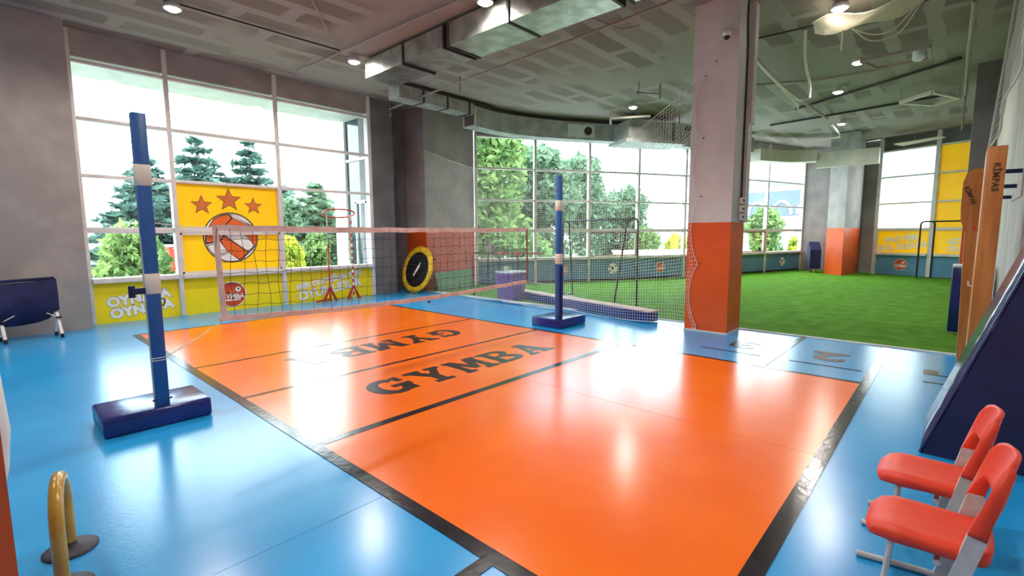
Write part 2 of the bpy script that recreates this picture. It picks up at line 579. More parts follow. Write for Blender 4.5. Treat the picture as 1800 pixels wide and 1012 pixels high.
# columns: painted orange below, plaster above
OZ = 1.66
def column(name, poly, label, upper):
    o = thing(name, (0, 0, 0), label=label, kind='structure')
    build('painted_base', MB().prism([(x, y, 0.0) for x, y in poly], (0, 0, OZ)), 'orange_paint', o)
    cx = sum(p[0] for p in poly) / len(poly)
    cy = sum(p[1] for p in poly) / len(poly)
    build('plaster_shaft', MB().prism([(cx + (x - cx) * 0.998, cy + (y - cy) * 0.998, OZ) for x, y in poly], (0, 0, ZC - OZ)), upper, o)
    return o
colA = column('column', [(7.37, 2.42), (7.95, 2.42), (7.95, 3.06), (7.37, 3.06)], 'tall column between court and turf with orange base', 'pink_plaster')
build('skirting', MB().box(7.36, 7.96, 2.41, 3.07, 0, 0.02), 'frame_white', colA)
build('conduit', MB().tube([(7.72, 2.405, 1.95), (7.72, 2.405, 4.2), (7.66, 2.405, 4.5), (7.66, 2.405, ZC)], 0.012), 'duct_seam', colA)
build('pipe_casing', MB().box(7.78, 7.95, 2.37, 2.42, 1.66, 3.1).box(7.80, 7.95, 2.34, 2.42, 3.1, ZC), 'pink_plaster', colA)
build('scuff', MB().lathe([(0.012, 0), (0.012, 0.004)], n=10).xf(Matrix.Translation((7.367, 2.72, 3.96)) @ Matrix.Rotation(radians(90), 4, 'Y')), 'duct_seam', colA)
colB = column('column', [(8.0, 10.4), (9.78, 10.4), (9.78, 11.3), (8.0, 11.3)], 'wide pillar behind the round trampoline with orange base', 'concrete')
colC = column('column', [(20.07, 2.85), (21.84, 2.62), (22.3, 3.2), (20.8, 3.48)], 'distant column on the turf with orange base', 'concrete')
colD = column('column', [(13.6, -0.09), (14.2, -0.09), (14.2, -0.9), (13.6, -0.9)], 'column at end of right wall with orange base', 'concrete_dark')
# foreground column at the left edge
colE = column('column', [(-0.06, 2.36), (-0.005, 1.95), (-0.5, 1.9), (-0.56, 2.31)], 'orange painted column corner at the left edge', 'pink_plaster')

# ------------------------------------------------------------------ windows
def star(cx, cz, R, r, rot=0.0):
    p = []
    for k in range(10):
        a = pi / 2 + k * pi / 5 + rot
        q = R if k % 2 == 0 else r
        p.append((cx + q * cos(a), cz + q * sin(a)))
    return p

WN = [0]
def window_bay(A, B, label, sub='yellow_panel', films=(), post_end=True, pw=0.075, opening=None, z_top=4.40, dep=0.10):
    WN[0] += 1
    A, B = Vector((A[0], A[1], 0)), Vector((B[0], B[1], 0))
    L = (B - A).length
    rz = math.atan2(B.y - A.y, B.x - A.x)
    o = thing('window_%d' % WN[0], A, label=label, rz=rz, kind='structure')
    # local: x along, +y outwards
    build('mullion', MB().rbox(-pw / 2, pw / 2, -dep, 0.06, 0, ZC, 0.008, 2), 'frame_white', o)
    if post_end:
        build('mullion', MB().rbox(L - pw / 2, L + pw / 2, -dep, 0.06, 0, ZC, 0.008, 2), 'frame_white', o)
    for i, z in enumerate(LV):
        if i == 0:
            build('sill', MB().rbox(pw / 2, L - pw / 2, -dep - 0.06, 0.06, z - 0.05, z + 0.04, 0.015, 3), 'frame_white', o)
        else:
            h = 0.05 if i == 1 else 0.028
            build('transom', MB().rbox(pw / 2, L - pw / 2, -dep * 0.7, 0.05, z - h, z + h, 0.008, 2), 'frame_white', o)
    for i in range(4):
        film = i in films
        build('pane', MB().box(pw / 2, L - pw / 2, -0.006, 0.006, LV[i] + 0.03, LV[i + 1] - 0.028), 'yellow_film' if film else 'glass', o)
    build('spandrel_panel', MB().box(pw / 2, L - pw / 2, -0.03, 0.03, 0.0, LV[0] - 0.05), sub, o)
    if opening is not None:
        z0, z1 = LV[0] + 0.04, LV[1] - 0.05
        e = 0.035
        x0, x1 = pw / 2, L - pw / 2
        build('casement', MB().box(x0, x1, -dep * 0.8, -0.012, z1 - e, z1).box(x0, x1, -dep * 0.8, -0.012, z0, z0 + e)
              .box(x0, x0 + e, -dep * 0.8, -0.012, z0, z1).box(x1 - e, x1, -dep * 0.8, -0.012, z0, z1), opening, o)
    return o, L

def flat(o, name, poly, m, y, t=0.002):
    return build(name, MB().prism([(p[0], y, p[1]) for p in poly], (0, -t, 0)), m, o)

def circle(cx, cz, r, n=40, sz=1.0):
    return [(cx + r * cos(2 * pi * k / n), cz + r * sz * sin(2 * pi * k / n)) for k in range(n)]

def wall_text(o, name, s, x, z, size, bold, m, y, tilt=0.0, spacing=1.0):
    M_ = Matrix.Translation((x, y, z)) @ Matrix.Rotation(tilt, 4, 'Y') @ Matrix.Rotation(radians(90), 4, 'X')
    return build(name, text_mb(s, size, bold, M_, spacing), m, o)

def logo(o, x, z, r, y):
    flat(o, 'logo_rim', circle(x, z, r), 'print_white', y)
    flat(o, 'logo_disc', circle(x, z, r * 0.93), 'print_red', y - 0.002)
    flat(o, 'logo_ball', circle(x + r * 0.42, z + r * 0.36, r * 0.2, 18), 'print_white', y - 0.004)
    flat(o, 'logo_ball_patch', circle(x + r * 0.44, z + r * 0.40, r * 0.08, 5), 'print_dark', y - 0.006)
    flat(o, 'logo_glove', [(x - r * 0.42, z + r * 0.2), (x - r * 0.05, z + r * 0.05), (x + r * 0.2, z + r * 0.22), (x - r * 0.1, z + r * 0.34)], 'print_salmon', y - 0.004)
    flat(o, 'logo_glove', [(x - r * 0.4, z + r * 0.14), (x - r * 0.14, z + r * 0.05), (x - r * 0.26, z + r * 0.28)], 'print_dark', y - 0.005)
    wall_text(o, 'logo_word', 'GYMBA', x, z - r * 0.18, r * 0.50, r * 0.02, 'print_white', y - 0.005)
    flat(o, 'logo_strip', [(x - r * 0.55, z - r * 0.50), (x + r * 0.55, z - r * 0.50), (x + r * 0.55, z - r * 0.40), (x - r * 0.55, z - r * 0.40)], 'print_white', y - 0.004)

def football(o, x, z, r, y):
    flat(o, 'ball_disc', circle(x, z, r, 28), 'print_white', y)
    flat(o, 'ball_patch', circle(x - r * 0.1, z + r * 0.1, r * 0.34, 5), 'print_dark', y - 0.002)
    for a in (40, 150, 215, 290):
        flat(o, 'ball_patch', circle(x + r * 0.78 * cos(radians(a)), z + r * 0.78 * sin(radians(a)), r * 0.2, 5), 'print_dark', y - 0.002)

# main window, three bays
w1, L1 = window_bay((1.19, YW), (2.49, YW), 'left bay of the big window with yellow panel below', post_end=False)
for i, z in ((0, 0.40), (1, 0.20)):
    x = 0.66 + 0.035 * i
    wall_text(w1, 'lettering_outline', 'OYNAYA', x, z, 0.215, 0.022, 'print_grey', -0.033, radians(-7), 1.05)
    wall_text(w1, 'lettering', 'OYNAYA', x, z, 0.215, 0.015, 'print_white', -0.036, radians(-7), 1.05)
w2, L2 = window_bay((2.49, YW), (4.39, YW), 'middle bay of the big window covered with yellow star film', films=(0, 1), post_end=False, opening='frame_white')
logo(w2, 0.87, 0.325, 0.26, -0.033)
# stars and volleyball print on the yellow film
for (sx, szz, R) in ((0.45, 2.085, 0.175), (0.93, 2.20, 0.215), (1.38, 2.095, 0.165)):
    flat(w2, 'star_outline', star(sx, szz, R * 1.10, R * 0.47), 'print_dark', -0.008)
    flat(w2, 'star', star(sx, szz, R * 0.99, R * 0.41), 'print_salmon', -0.011)
bx, bz, br = 0.93, 1.46, 0.50
flat(w2, 'ball_outline', circle(bx, bz, br), 'print_dark', -0.008)
flat(w2, 'ball_ground', circle(bx, bz, br * 0.96), 'print_film_white', -0.010)
def ballpoly(name, pts, m, y=-0.012):
    # clip to the ball and draw a dark rim below it
    def clip(p, R):
        d = math.hypot(p[0], p[1])
        return p if d <= R else (p[0] * R / d, p[1] * R / d)
    dense = []
    for i in range(len(pts)):
        a, b = pts[i], pts[(i + 1) % len(pts)]
        for k in range(8):
            dense.append(clip((lerp(a[0], b[0], k / 8), lerp(a[1], b[1], k / 8)), 0.95))
    cx = sum(p[0] for p in dense) / len(dense)
    cz = sum(p[1] for p in dense) / len(dense)
    flat(w2, 'panel_outline', [(bx + br * p[0], bz + br * p[1]) for p in dense], 'print_dark', y)
    flat(w2, name, [(bx + br * (cx + (p[0] - cx) * 0.91), bz + br * (cz + (p[1] - cz) * 0.89)) for p in dense], m, y - 0.003)
ballpoly('ball_panel', [(-0.9, 0.25), (-0.5, 0.9), (-0.1, 1.1), (0.06, 0.80), (-0.32, 0.42), (-0.40, -0.12), (-0.95, -0.28)], 'print_orange')
ballpoly('ball_panel', [(0.06, 0.80), (0.45, 0.60), (0.95, 0.35), (1.0, 0.1), (0.35, 0.33), (-0.25, 0.48)], 'print_orange', -0.0125)
ballpoly('ball_panel', [(0.0, 1.0), (0.5, 0.95), (0.95, 0.40), (0.45, 0.62), (0.06, 0.82)], 'print_film_white', -0.013)
ballpoly('ball_panel', [(-0.25, 0.30), (0.35, 0.30), (0.9, -0.35), (0.62, -0.62), (-0.3, 0.12)], 'print_film_white', -0.0135)
ballpoly('ball_panel', [(-0.42, -0.1), (-0.3, 0.12), (0.62, -0.62), (0.3, -0.95), (-0.2, -0.55)], 'print_orange', -0.014)
ballpoly('ball_panel', [(0.38, 0.32), (1.0, 0.1), (1.0, -0.3), (0.9, -0.36)], 'print_orange', -0.0145)
ballpoly('ball_panel', [(-0.92, -0.32), (-0.42, -0.12), (-0.16, -0.55), (-0.62, -0.75)], 'print_film_white', -0.015)
ballpoly('ball_panel', [(-0.6, -0.78), (-0.12, -0.58), (0.28, -0.94), (-0.2, -1.0)], 'print_film_white', -0.0155)
w3, L3 = window_bay((4.39, YW), (6.57, YW), 'right bay of the big window looking onto white porch pillar', pw=0.085)
wall_text(w3, 'lettering_outline', 'HER ÇOCUĞUN YERİ', 1.07, 0.47, 0.165, 0.014, 'print_grey', -0.033, radians(-9), 1.02)
wall_text(w3, 'lettering', 'HER ÇOCUĞUN YERİ', 1.07, 0.47, 0.165, 0.011, 'print_white', -0.036, radians(-9), 1.02)
wall_text(w3, 'lettering_outline', 'OYUNUDUR', 1.07, 0.25, 0.27, 0.018, 'print_grey', -0.033, radians(-9), 1.02)
wall_text(w3, 'lettering', 'OYUNUDUR', 1.07, 0.25, 0.27, 0.014, 'print_white', -0.036, radians(-9), 1.02)

# curved facade along the turf
FAC = [(9.86, 10.42), (11.45, 9.50), (12.98, 8.58), (14.50, 7.70), (16.20, 6.87), (17.95, 6.13), (20.10, 5.36), (22.43, 4.66)]
for i in range(len(FAC) - 1):
    last = i == len(FAC) - 2
    lab = ['first turf window bay beside the wide pillar', 'second turf window bay behind blue post top', 'third turf window bay behind the black goal', 'fourth turf window bay behind the net',
           'fifth turf window bay hidden behind the tall column', 'sixth turf window bay just right of the tall column', 'last turf window bay facing the far blue building'][i]
    wb, Lb = window_bay(FAC[i], FAC[i + 1], lab, sub='blue_panel', post_end=last, opening='brown_bar' if i in (2, 5) else None, dep=0.08)
    cx = Lb * 0.5
    if i in (0, 2, 6): football(wb, cx, 0.38, 0.17, -0.033)
    if i in (1, 3): logo(wb, cx, 0.38, 0.18, -0.033)
    build('head_panel', MB().box(0, Lb, -0.04, 0.04, 4.35, ZC), 'concrete', wb)
    build('skirting', MB().box(0, Lb, -0.05, -0.03, 0, 0.07), 'black_tube', wb)
# wall between last bay, far column and yellow windows
wall('wall_far', MB().prism([(22.43, 4.68, 0), (22.6, 3.5, 0), (22.1, 2.25, 0), (21.98, 2.1, 0), (22.4, 2.1, 0), (23.0, 3.5, 0), (22.7, 4.75, 0)], (0, 0, ZC)), 'concrete')
YV = [(21.95, 2.12), (21.34, 0.58), (20.95, -0.45), (20.55, -1.5)]
w, Lw = window_bay(YV[0], YV[1], 'far window bay with yellow lettered strip above blue panel', sub='blue_panel', films=(0,), post_end=False, pw=0.12)
wall_text(w, 'lettering', 'PAS VER', Lw * 0.47, 1.27, 0.27, 0.014, 'print_film_white', -0.02, radians(-7))
wall_text(w, 'lettering', 'GOL OLSUN', Lw * 0.47, 1.00, 0.27, 0.014, 'print_film_white', -0.02, radians(-7))
logo(w, Lw * 0.5, 0.38, 0.20, -0.033)
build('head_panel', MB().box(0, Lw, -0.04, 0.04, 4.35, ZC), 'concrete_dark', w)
w, Lw = window_bay(YV[1], YV[2], 'far window bay covered in yellow film from top to bottom', sub='blue_panel', films=(0, 1, 2, 3), post_end=True, pw=0.12)
wall_text(w, 'lettering', 'GOL', Lw * 0.62, 1.20, 0.24, 0.014, 'print_film_white', -0.02, radians(-7))
wall_text(w, 'lettering', 'OLSUN', Lw * 0.74, 0.98, 0.24, 0.014, 'print_film_white', -0.02, radians(-7))
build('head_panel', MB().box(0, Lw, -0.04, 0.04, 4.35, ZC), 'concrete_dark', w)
wall('wall_end', MB().prism([(20.95, -0.5, 0), (20.55, -1.6, 0), (20.9, -1.7, 0), (21.3, -0.6, 0)], (0, 0, ZC)), 'concrete')

# ------------------------------------------------------------------ ceiling services
def duct_label(o, l): return tag(o, l, 'duct')
d1 = thing('air_duct', (0, 0, 0), 'galvanized rectangular air duct running across the ceiling', 'duct')
segs = [(8.40, 7.20), (7.20, 6.12), (6.02, 4.75), (4.75, 3.35), (3.22, 3.08), (2.98, 1.2)]
for k, (ya, yb) in enumerate(segs):
    build('duct_section', MB().box(5.15 + 0.004 * (k % 2), 5.83, yb, ya, 4.40 + (0.02 if k < 2 else 0.0), 4.74), 'galvanized', d1)
for ya in (7.20, 6.12, 6.02, 4.75, 3.35, 3.22, 3.08, 2.98):
    build('flange', MB().box(5.135, 5.845, ya - 0.02, ya + 0.02, 4.385, 4.755), 'duct_seam', d1)
for k in range(10):
    build('strap', MB().box(5.16, 5.82, 2.80 - 0.16 * k - 0.04, 2.80 - 0.16 * k, 4.39, 4.40), 'galvanized', d1)
for hx, hy in ((5.2, 8.1), (5.7, 8.1), (5.2, 5.3), (5.7, 5.3)):
    build('hanger', MB().box(hx, hx + 0.04, hy, hy + 0.04, 4.7, ZC), 'duct_seam', d1)

def sweep_duct(path, w, z0, z1):
    mb = MB()
    P = catmull([(x, y, 0) for x, y in path], 6)
    rings = []
    for i, p in enumerate(P):
        t = (P[min(i + 1, len(P) - 1)] - P[max(i - 1, 0)]).normalized()
        n = Vector((-t.y, t.x, 0)) * w / 2
        rings.append([p - n + Vector((0, 0, z0)), p + n + Vector((0, 0, z0)), p + n + Vector((0, 0, z1)), p - n + Vector((0, 0, z1))])
    vs = [v for r in rings for v in r]
    fs = []
    for i in range(len(rings) - 1):
        for k in range(4):
            k2 = (k + 1) % 4
            fs.append((i * 4 + k, i * 4 + k2, i * 4 + 4 + k2, i * 4 + 4 + k))
    fs += [(3, 2, 1, 0), tuple(len(vs) - 4 + k for k in range(4))]
    return mb.add(vs, fs)
d2 = thing('air_duct', (0, 0, 0), 'shallow grey duct above the wide pillar', 'duct')
build('duct_section', MB().box(6.35, 8.55, 9.05, 9.45, 4.45, 4.72), 'duct_grey', d2)
for x_ in (7.0, 7.7, 8.4):
    build('flange', MB().box(x_ - 0.02, x_ + 0.02, 9.035, 9.46, 4.44, 4.73), 'duct_seam', d2)
build('top_shadow_strip', MB().box(6.4, 9.2, 9.0, 9.05, 4.72, 4.76), 'duct_seam', d2)  # dark strip drawn for the shadow along the duct's top edge
d3 = thing('air_duct', (0, 0, 0), 'curved grey duct with open end following the turf windows', 'duct')
path3 = [(8.62, 9.28), (9.6, 9.32), (10.6, 9.1), (11.8, 8.52), (13.1, 7.75), (14.6, 6.95), (16.2, 6.2), (17.9, 5.42)]
build('duct_body', sweep_duct(path3, 0.42, 4.20, 4.68), 'duct_grey', d3)
build('top_shadow_band', sweep_duct([(x, y - 0.24) for x, y in path3[:7]], 0.05, 4.69, 4.73), 'duct_seam', d3)  # top-edge shadow carried on along the curve as dark geometry
build('open_end', MB().box(8.60, 8.625, 9.10, 9.46, 4.24, 4.64), 'duct_inside', d3)
build('end_rim', MB().box(8.585, 8.63, 9.06, 9.09, 4.19, 4.69).box(8.585, 8.63, 9.47, 9.50, 4.19, 4.69).box(8.585, 8.63, 9.06, 9.50, 4.19, 4.215).box(8.585, 8.63, 9.06, 9.50, 4.665, 4.69), 'pipe_white', d3)
build('access_plate', sweep_duct([(11.6, 8.40), (12.3, 8.0), (13.1, 7.52)], 0.03, 4.27, 4.62), 'lid_white', d3)
build('access_hole', MB().lathe([(0.12, 0), (0.12, 0.03)], n=16).xf(Matrix.Translation((12.12, 8.06, 4.45)) @ Matrix.Rotation(radians(-31), 4, 'Z') @ Matrix.Rotation(radians(90), 4, 'X')), 'duct_seam', d3)
hv = thing('ventilation_unit', (13.15, 6.75, 3.98), 'boxy ventilation unit hanging behind the net top', 'ventilation unit', rz=radians(-30))
build('casing', MB().box(-0.85, 0.95, -0.45, 0.35, 0.10, 0.60), 'duct_grey', hv)
build('tray', MB().box(-1.0, 0.9, -0.6, 0.4, 0.0, 0.08), 'duct_grey', hv)
build('flange', MB().box(0.55, 0.60, -0.47, 0.37, 0.08, 0.62), 'duct_seam', hv)
for sx in (-0.7, 0.8):
    build('hanger_rod', MB().tube([(sx, -0.4, 0.6), (sx, -0.4, 0.85)], 0.012, 6), 'duct_seam', hv)
bc = thing('air_duct', (0, 0, 0), 'pale duct box crossing in front of the far column', 'duct')
build('duct_body', MB().box(19.7, 20.0, 2.0, 3.75, 3.72, 4.22), 'pipe_white', bc)
build('duct_riser', MB().box(19.5, 19.98, 2.5, 3.3, 4.22, ZC - 0.03), 'duct_grey', bc)
build('duct_elbow', sweep_duct([(19.85, 3.76), (19.7, 4.2), (19.3, 4.7), (18.2, 5.28)], 0.45, 3.95, 4.34), 'pipe_white', bc)

def pipe(name, pts, r, m, label, cat='pipe', group=None):
    return tag(build(name, MB().tube(pts, r, 8), m), label, cat, group)
zc = ZC - 0.05
pipe('conduit_pipe', [(1.2, 8.36, zc), (2.43, 8.33, zc), (4.55, 8.22, zc - 0.03)], 0.014, 'duct_seam', 'dark thin conduit running to the lamp near the galvanized duct')
pipe('conduit_pipe', [(2.6, 5.8, zc), (3.43, 6.88, zc), (4.46, 8.19, zc)], 0.012, 'pipe_grey', 'slanting thin conduit left of the galvanized duct')
pipe('conduit_pipe', [(4.79, 3.5, zc), (4.79, 5.43, zc), (4.60, 9.2, zc), (4.53, 9.91, zc)], 0.016, 'pipe_grey', 'pale conduit parallel to the galvanized duct')
pipe('conduit_pipe', [(3.18, 10.14, zc), (4.60, 10.13, zc), (4.60, 10.13, ZC - 0.14)], 0.013, 'pipe_grey', 'short conduit bent down above the big window')
spk = pipe('sprinkler_pipe', [(6.97, 10.30, 4.35), (6.97, 10.34, 4.52), (6.80, 7.75, 4.55), (6.75, 4.88, 4.62), (6.71, 2.65, 4.70), (6.70, 1.0, 4.72)], 0.022, 'pipe_grey', 'long sprinkler pipe hanging beside the galvanized duct')
pipe('conduit_pipe', [(6.45, 4.9, zc), (6.55, 4.3, zc), (7.2, 4.2, zc), (7.3, 3.9, zc)], 0.014, 'pipe_grey', 'hooked conduit on the ceiling left of the tall column')
pipe('conduit_pipe', [(7.9, 2.95, zc), (9.09, 2.89, zc), (9.23, 1.18, zc), (9.35, -0.3, zc)], 0.016, 'duct_seam', 'dark conduit crossing the ceiling right of the tall column')
pipe('conduit_pipe', [(14.84, 3.35, zc), (13.8, 1.75, zc), (12.74, 0.16, zc)], 0.03, 'duct_seam', 'thick dark conduit above the turf near square frame')
pipe('conduit_pipe', [(11.2, 4.6, zc), (12.0, 3.2, zc), (12.4, 2.4, zc), (12.5, 1.2, zc)], 0.022, 'pipe_grey', 'pale conduit leading to the lamp over the turf')
pipe('conduit_pipe', [(16.5, 4.4, zc), (16.2, 2.4, zc), (15.8, 0.3, zc)], 0.03, 'duct_seam', 'dark conduit in front of the far column')
hpp = pipe('hanging_pipe', [(9.16, 0.03, 4.55), (11.8, 0.06, 4.55), (14.9, 0.06, 4.50)], 0.03, 'pipe_grey', 'grey pipe receding along the right wall under the ceiling')
build('drop_pipe', MB().tube([(14.88, 0.06, 4.49), (14.9, 0.06, 3.75)], 0.02, 8), 'pipe_grey', hpp)
for hx in (9.5, 12.0, 14.5):
    build('hanger_rod', MB().tube([(hx, 0.055, 4.52), (hx, 0.055, ZC)], 0.008, 5), 'pipe_grey', hpp)
build('sprinkler_drop', MB().tube([(6.80, 7.6, 4.66), (6.80, 7.6, 4.36)], 0.018, 8), 'pipe_grey', spk)
ct = thing('cable_tray', (0, 0, 0), 'white cable bundle strung under the ceiling right of column', 'cable')
build('bundle', MB().tube(catmull([(8.2, 2.75, 4.55), (8.87, 2.79, 4.55), (10.8, 2.87, 4.52), (12.66, 2.93, 4.56), (14.04, 2.92, 4.62), (16.4, 2.9, 4.68)], 5), 0.035, 7), 'pipe_grey', ct)
build('loose_cable', MB().tube(catmull([(8.2, 2.70, 4.50), (9.4, 2.75, 4.44), (11.0, 2.78, 4.40), (12.4, 2.80, 4.42), (13.0, 2.82, 4.52)], 5), 0.022, 6), 'pipe_white', ct)
build('loose_cable', MB().tube(catmull([(10.6, 2.9, 4.55), (11.4, 2.82, 4.40), (12.6, 2.84, 4.36), (12.7, 2.84, 4.22)], 5), 0.018, 6), 'pipe_white', ct)
pipe('hanging_cable', catmull([(9.4, 2.05, ZC), (9.9, 2.15, 4.62), (10.3, 2.2, 4.45), (10.9, 2.25, 4.28), (10.9, 2.25, 4.05)], 5), 0.022, 'pipe_white', 'loose white cable dangling from ceiling over the turf', 'cable')
pipe('ceiling_bracket', [(16.9, 2.9, 4.62), (18.0, 2.85, 4.50), (18.1, 2.84, 4.42), (18.0, 3.1, 4.40), (18.1, 3.4, 4.40)], 0.03, 'pipe_white', 'bent white bracket below the far lamp', 'bracket')

# drooping white insulation sheet with loops of cable
sh = thing('insulation_sheet', (8.7, 1.1, 4.45), 'crumpled white sheet with cables hanging from ceiling at top right', 'sheet')
mb = MB()
n1, n2 = 12, 5
vs = []
for i in range(n1 + 1):
    for j in range(n2 + 1):
        u, v = i / n1, j / n2
        x = lerp(-0.35, 0.30, v) * (0.25 + 0.9 * sin(pi * min(u * 1.1, 1.0) * 0.9 + 0.2)) + 0.1 * u
        y = lerp(0.70, -0.65, u)
        z = 0.10 + 0.12 * u - 0.10 * sin(pi * u) + 0.06 * sin(9 * u + 4 * v)
        vs.append((x, y, z))
fs = [(i * (n2 + 1) + j, i * (n2 + 1) + j + 1, (i + 1) * (n2 + 1) + j + 1, (i + 1) * (n2 + 1) + j) for i in range(n1) for j in range(n2)]
mb.add(vs, fs, True)
mb.add([(a, b, c + 0.012) for a, b, c in vs], [f[::-1] for f in fs], True)
build('sheet', mb, 'sheet_white', sh)
build('cable_loop', MB().tube(catmull([(0.2, 0.3, 0.06), (0.28, 0.0, -0.10), (0.3, -0.25, -0.08), (0.2, -0.5, 0.15)], 6), 0.01, 6), 'pipe_white', sh)
build('cable_loop', MB().tube(catmull([(0.22, 0.25, 0.05), (0.36, 0.02, -0.16), (0.38, -0.3, -0.12), (0.24, -0.52, 0.16)], 6), 0.01, 6), 'pipe_white', sh)
build('cable_drop', MB().tube([(0.15, 0.35, 0.08), (0.15, 0.35, -0.28)], 0.012, 6), 'pipe_white', sh)
build('hanger_wire', MB().tube([(0, 0.5, 0.06), (0, 0.5, 0.36)], 0.006, 5), 'pipe_grey', sh)
build('hanger_wire', MB().tube([(0, -0.5, 0.24), (0, -0.5, 0.36)], 0.006, 5), 'pipe_grey', sh)

def frame_fixture(name, P, w, m, label, cat='light frame', bulb=False, z=4.55):
    o = thing(name, (0, 0, 0), label, cat)
    P = [Vector((p[0], p[1], z)) for p in P]
    for i in range(4):
        build('frame_bar', MB().beam(P[i], P[(i + 1) % 4], w, w), m, o)
    for i in (0, 2):
        build('hanger_rod', MB().tube([P[i], P[i] + Vector((0, 0, ZC - z))], 0.008, 5), 'pipe_grey', o)
    if bulb:
        c = P[1].lerp(P[2], 0.5)
        build('lamp_tube', MB().lathe([(0.05, 0), (0.09, 0.03), (0.09, 0.16), (0.05, 0.20)], c.x + 0.02, c.y + 0.14, 14).xf(Matrix.Translation((0, 0, z - 0.10))), 'lid_white', o)
    return o
frame_fixture('light_fixture_frame', [(10.75, 1.45), (10.65, 0.54), (11.38, 0.54), (11.38, 1.30)], 0.05, 'pipe_grey', 'open rectangular light housing with a lamp on ceiling', bulb=True, z=4.5)
frame_fixture('light_fixture_frame', [(14.7, 1.17), (14.1, 0.59), (15.1, 0.16), (15.5, 0.62)], 0.07, 'pipe_white', 'white square ceiling frame near the right column', z=4.5)
tb = thing('tube_light_batten', (0, 0, 0), 'white batten with end brackets below the lamp over the turf', 'light batten')
build('batten', MB().beam((11.6, 7.01, 4.55), (12.1, 6.12, 4.55), 0.06, 0.05), 'pipe_white', tb)
build('end_bracket', MB().beam((11.6, 7.01, 4.40), (11.6, 7.01, 4.75), 0.04, 0.04), 'pipe_white', tb)
tb = thing('tube_light_batten', (0, 0, 0), 'thin grey batten with bracket above the lamp over the turf', 'light batten')
build('batten', MB().beam((9.9, 5.35, 4.55), (10.41, 5.05, 4.55), 0.03, 0.03), 'pipe_grey', tb)
build('end_bracket', MB().beam((10.41, 5.05, 4.45), (10.41, 5.05, 4.78), 0.03, 0.03), 'pipe_grey', tb)
build('end_bracket', MB().beam((9.95, 5.32, 4.5), (9.95, 5.32, 4.78), 0.03, 0.03), 'pipe_grey', tb)
tb = thing('ceiling_panel', (0, 0, 0), 'pale hanging panel above the far yellow windows', 'panel')
build('panel', MB().prism([(20.9, 1.75, 4.42), (20.3, 0.55, 4.42), (20.6, 0.45, 4.42), (21.5, 1.55, 4.42)], (0, 0, 0.03)), 'sheet_white', tb)
build('hanger_rod', MB().tube([(20.8, 1.2, 4.44), (20.8, 1.2, ZC)], 0.01, 5), 'pipe_grey', tb)

# ------------------------------------------------------------------ lamps
def lamp(x, y, label, drop=0.10, tilt=0):
    o = thing('ceiling_lamp', (x, y, ZC - drop), label, 'lamp', group='bright round ceiling lamps')
    build('stem', MB().tube([(0, 0, 0.03), (0, 0, drop)], 0.012, 6), 'lamp_house', o)
    build('housing', MB().lathe([(0.06, 0.05), (0.10, 0.04), (0.115, 0.0), (0.115, -0.03), (0.095, -0.03), (0.095, -0.01)], n=20), 'lamp_house', o)
    build('diffuser', MB().lathe([(0.09, -0.012), (0.09, -0.035), (0.06, -0.055), (0.02, -0.062)], n=20), 'lamp_glow', o)
    ld = bpy.data.lights.new('lamp_light', 'SPOT')
    ld.energy = LAMP * 2.2
    ld.color = (1.0, 0.93, 0.84)
    ld.spot_size = radians(165)
    ld.spot_blend = 0.6
    ld.shadow_soft_size = 0.08
    lo = bpy.data.objects.new('lamp_light', ld)
    COL.objects.link(lo)
    lo.parent = o
    lo.location = (0, 0, -0.07)
    return o
lamp(2.11, 8.37, 'round ceiling lamp nearest the left end of the big window')
lamp(4.95, 8.44, 'round ceiling lamp beside the far end of galvanized duct')
lamp(4.98, 5.02, 'round ceiling lamp beside the middle of galvanized duct')
lamp(11.45, 6.27, 'round ceiling lamp above the black football goal')
lamp(13.46, 2.21, 'round ceiling lamp over the middle of the turf')
lamp(17.4, 2.72, 'farthest round ceiling lamp in front of the far column')
lamp(8.55, 1.45, 'round ceiling lamp above the crumpled white sheet')
lamp(11.0, 1.52, 'small ceiling lamp beside the rectangular light housing', 0.22)
for x, y, w_ in ((2.1, 5.0, 'above the volleyball net'), (2.1, 1.7, 'above the near court corner'), (5.0, 1.7, 'above the right court line'),
                 (-1.0, 8.4, 'above the folding seat'), (-1.0, 5.0, 'left of the blue post'), (-1.0, 1.7, 'behind the gold arch')):  # unseen lamps added to continue the grid and light the near floor
    lamp(x, y, 'added round ceiling lamp out of view ' + w_)

# security camera on the column
cc = thing('security_camera', (7.33, 2.56, 4.27), 'small white dome camera high on the tall column', 'camera')
build('mount', MB().box(-0.01, 0.04, -0.05, 0.05, 0.03, 0.09), 'frame_white', cc)
build('body', MB().lathe([(0.03, 0.05), (0.055, 0.04), (0.06, 0.0), (0.045, -0.04)], -0.05, 0, 16), 'frame_white', cc)
build('lens_dome', MB().lathe([(0.044, -0.04), (0.035, -0.07), (0.015, -0.085)], -0.05, 0, 16), 'black_tube', cc)
for k, z in enumerate((1.98, 1.86, 1.74)):
    so = thing('power_socket', (7.70, 2.41, z), ['upper', 'middle', 'lower'][k] + ' white socket box on the side of the tall column', 'socket')
    build('box', MB().rbox(-0.055, 0.055, -0.045, 0.0, -0.045, 0.045, 0.008, 2), 'frame_white', so)
    build('socket_face', MB().box(-0.03, 0.0, -0.05, -0.044, -0.02, 0.02).box(0.01, 0.04, -0.05, -0.044, -0.02, 0.02), 'dark_rubber', so)

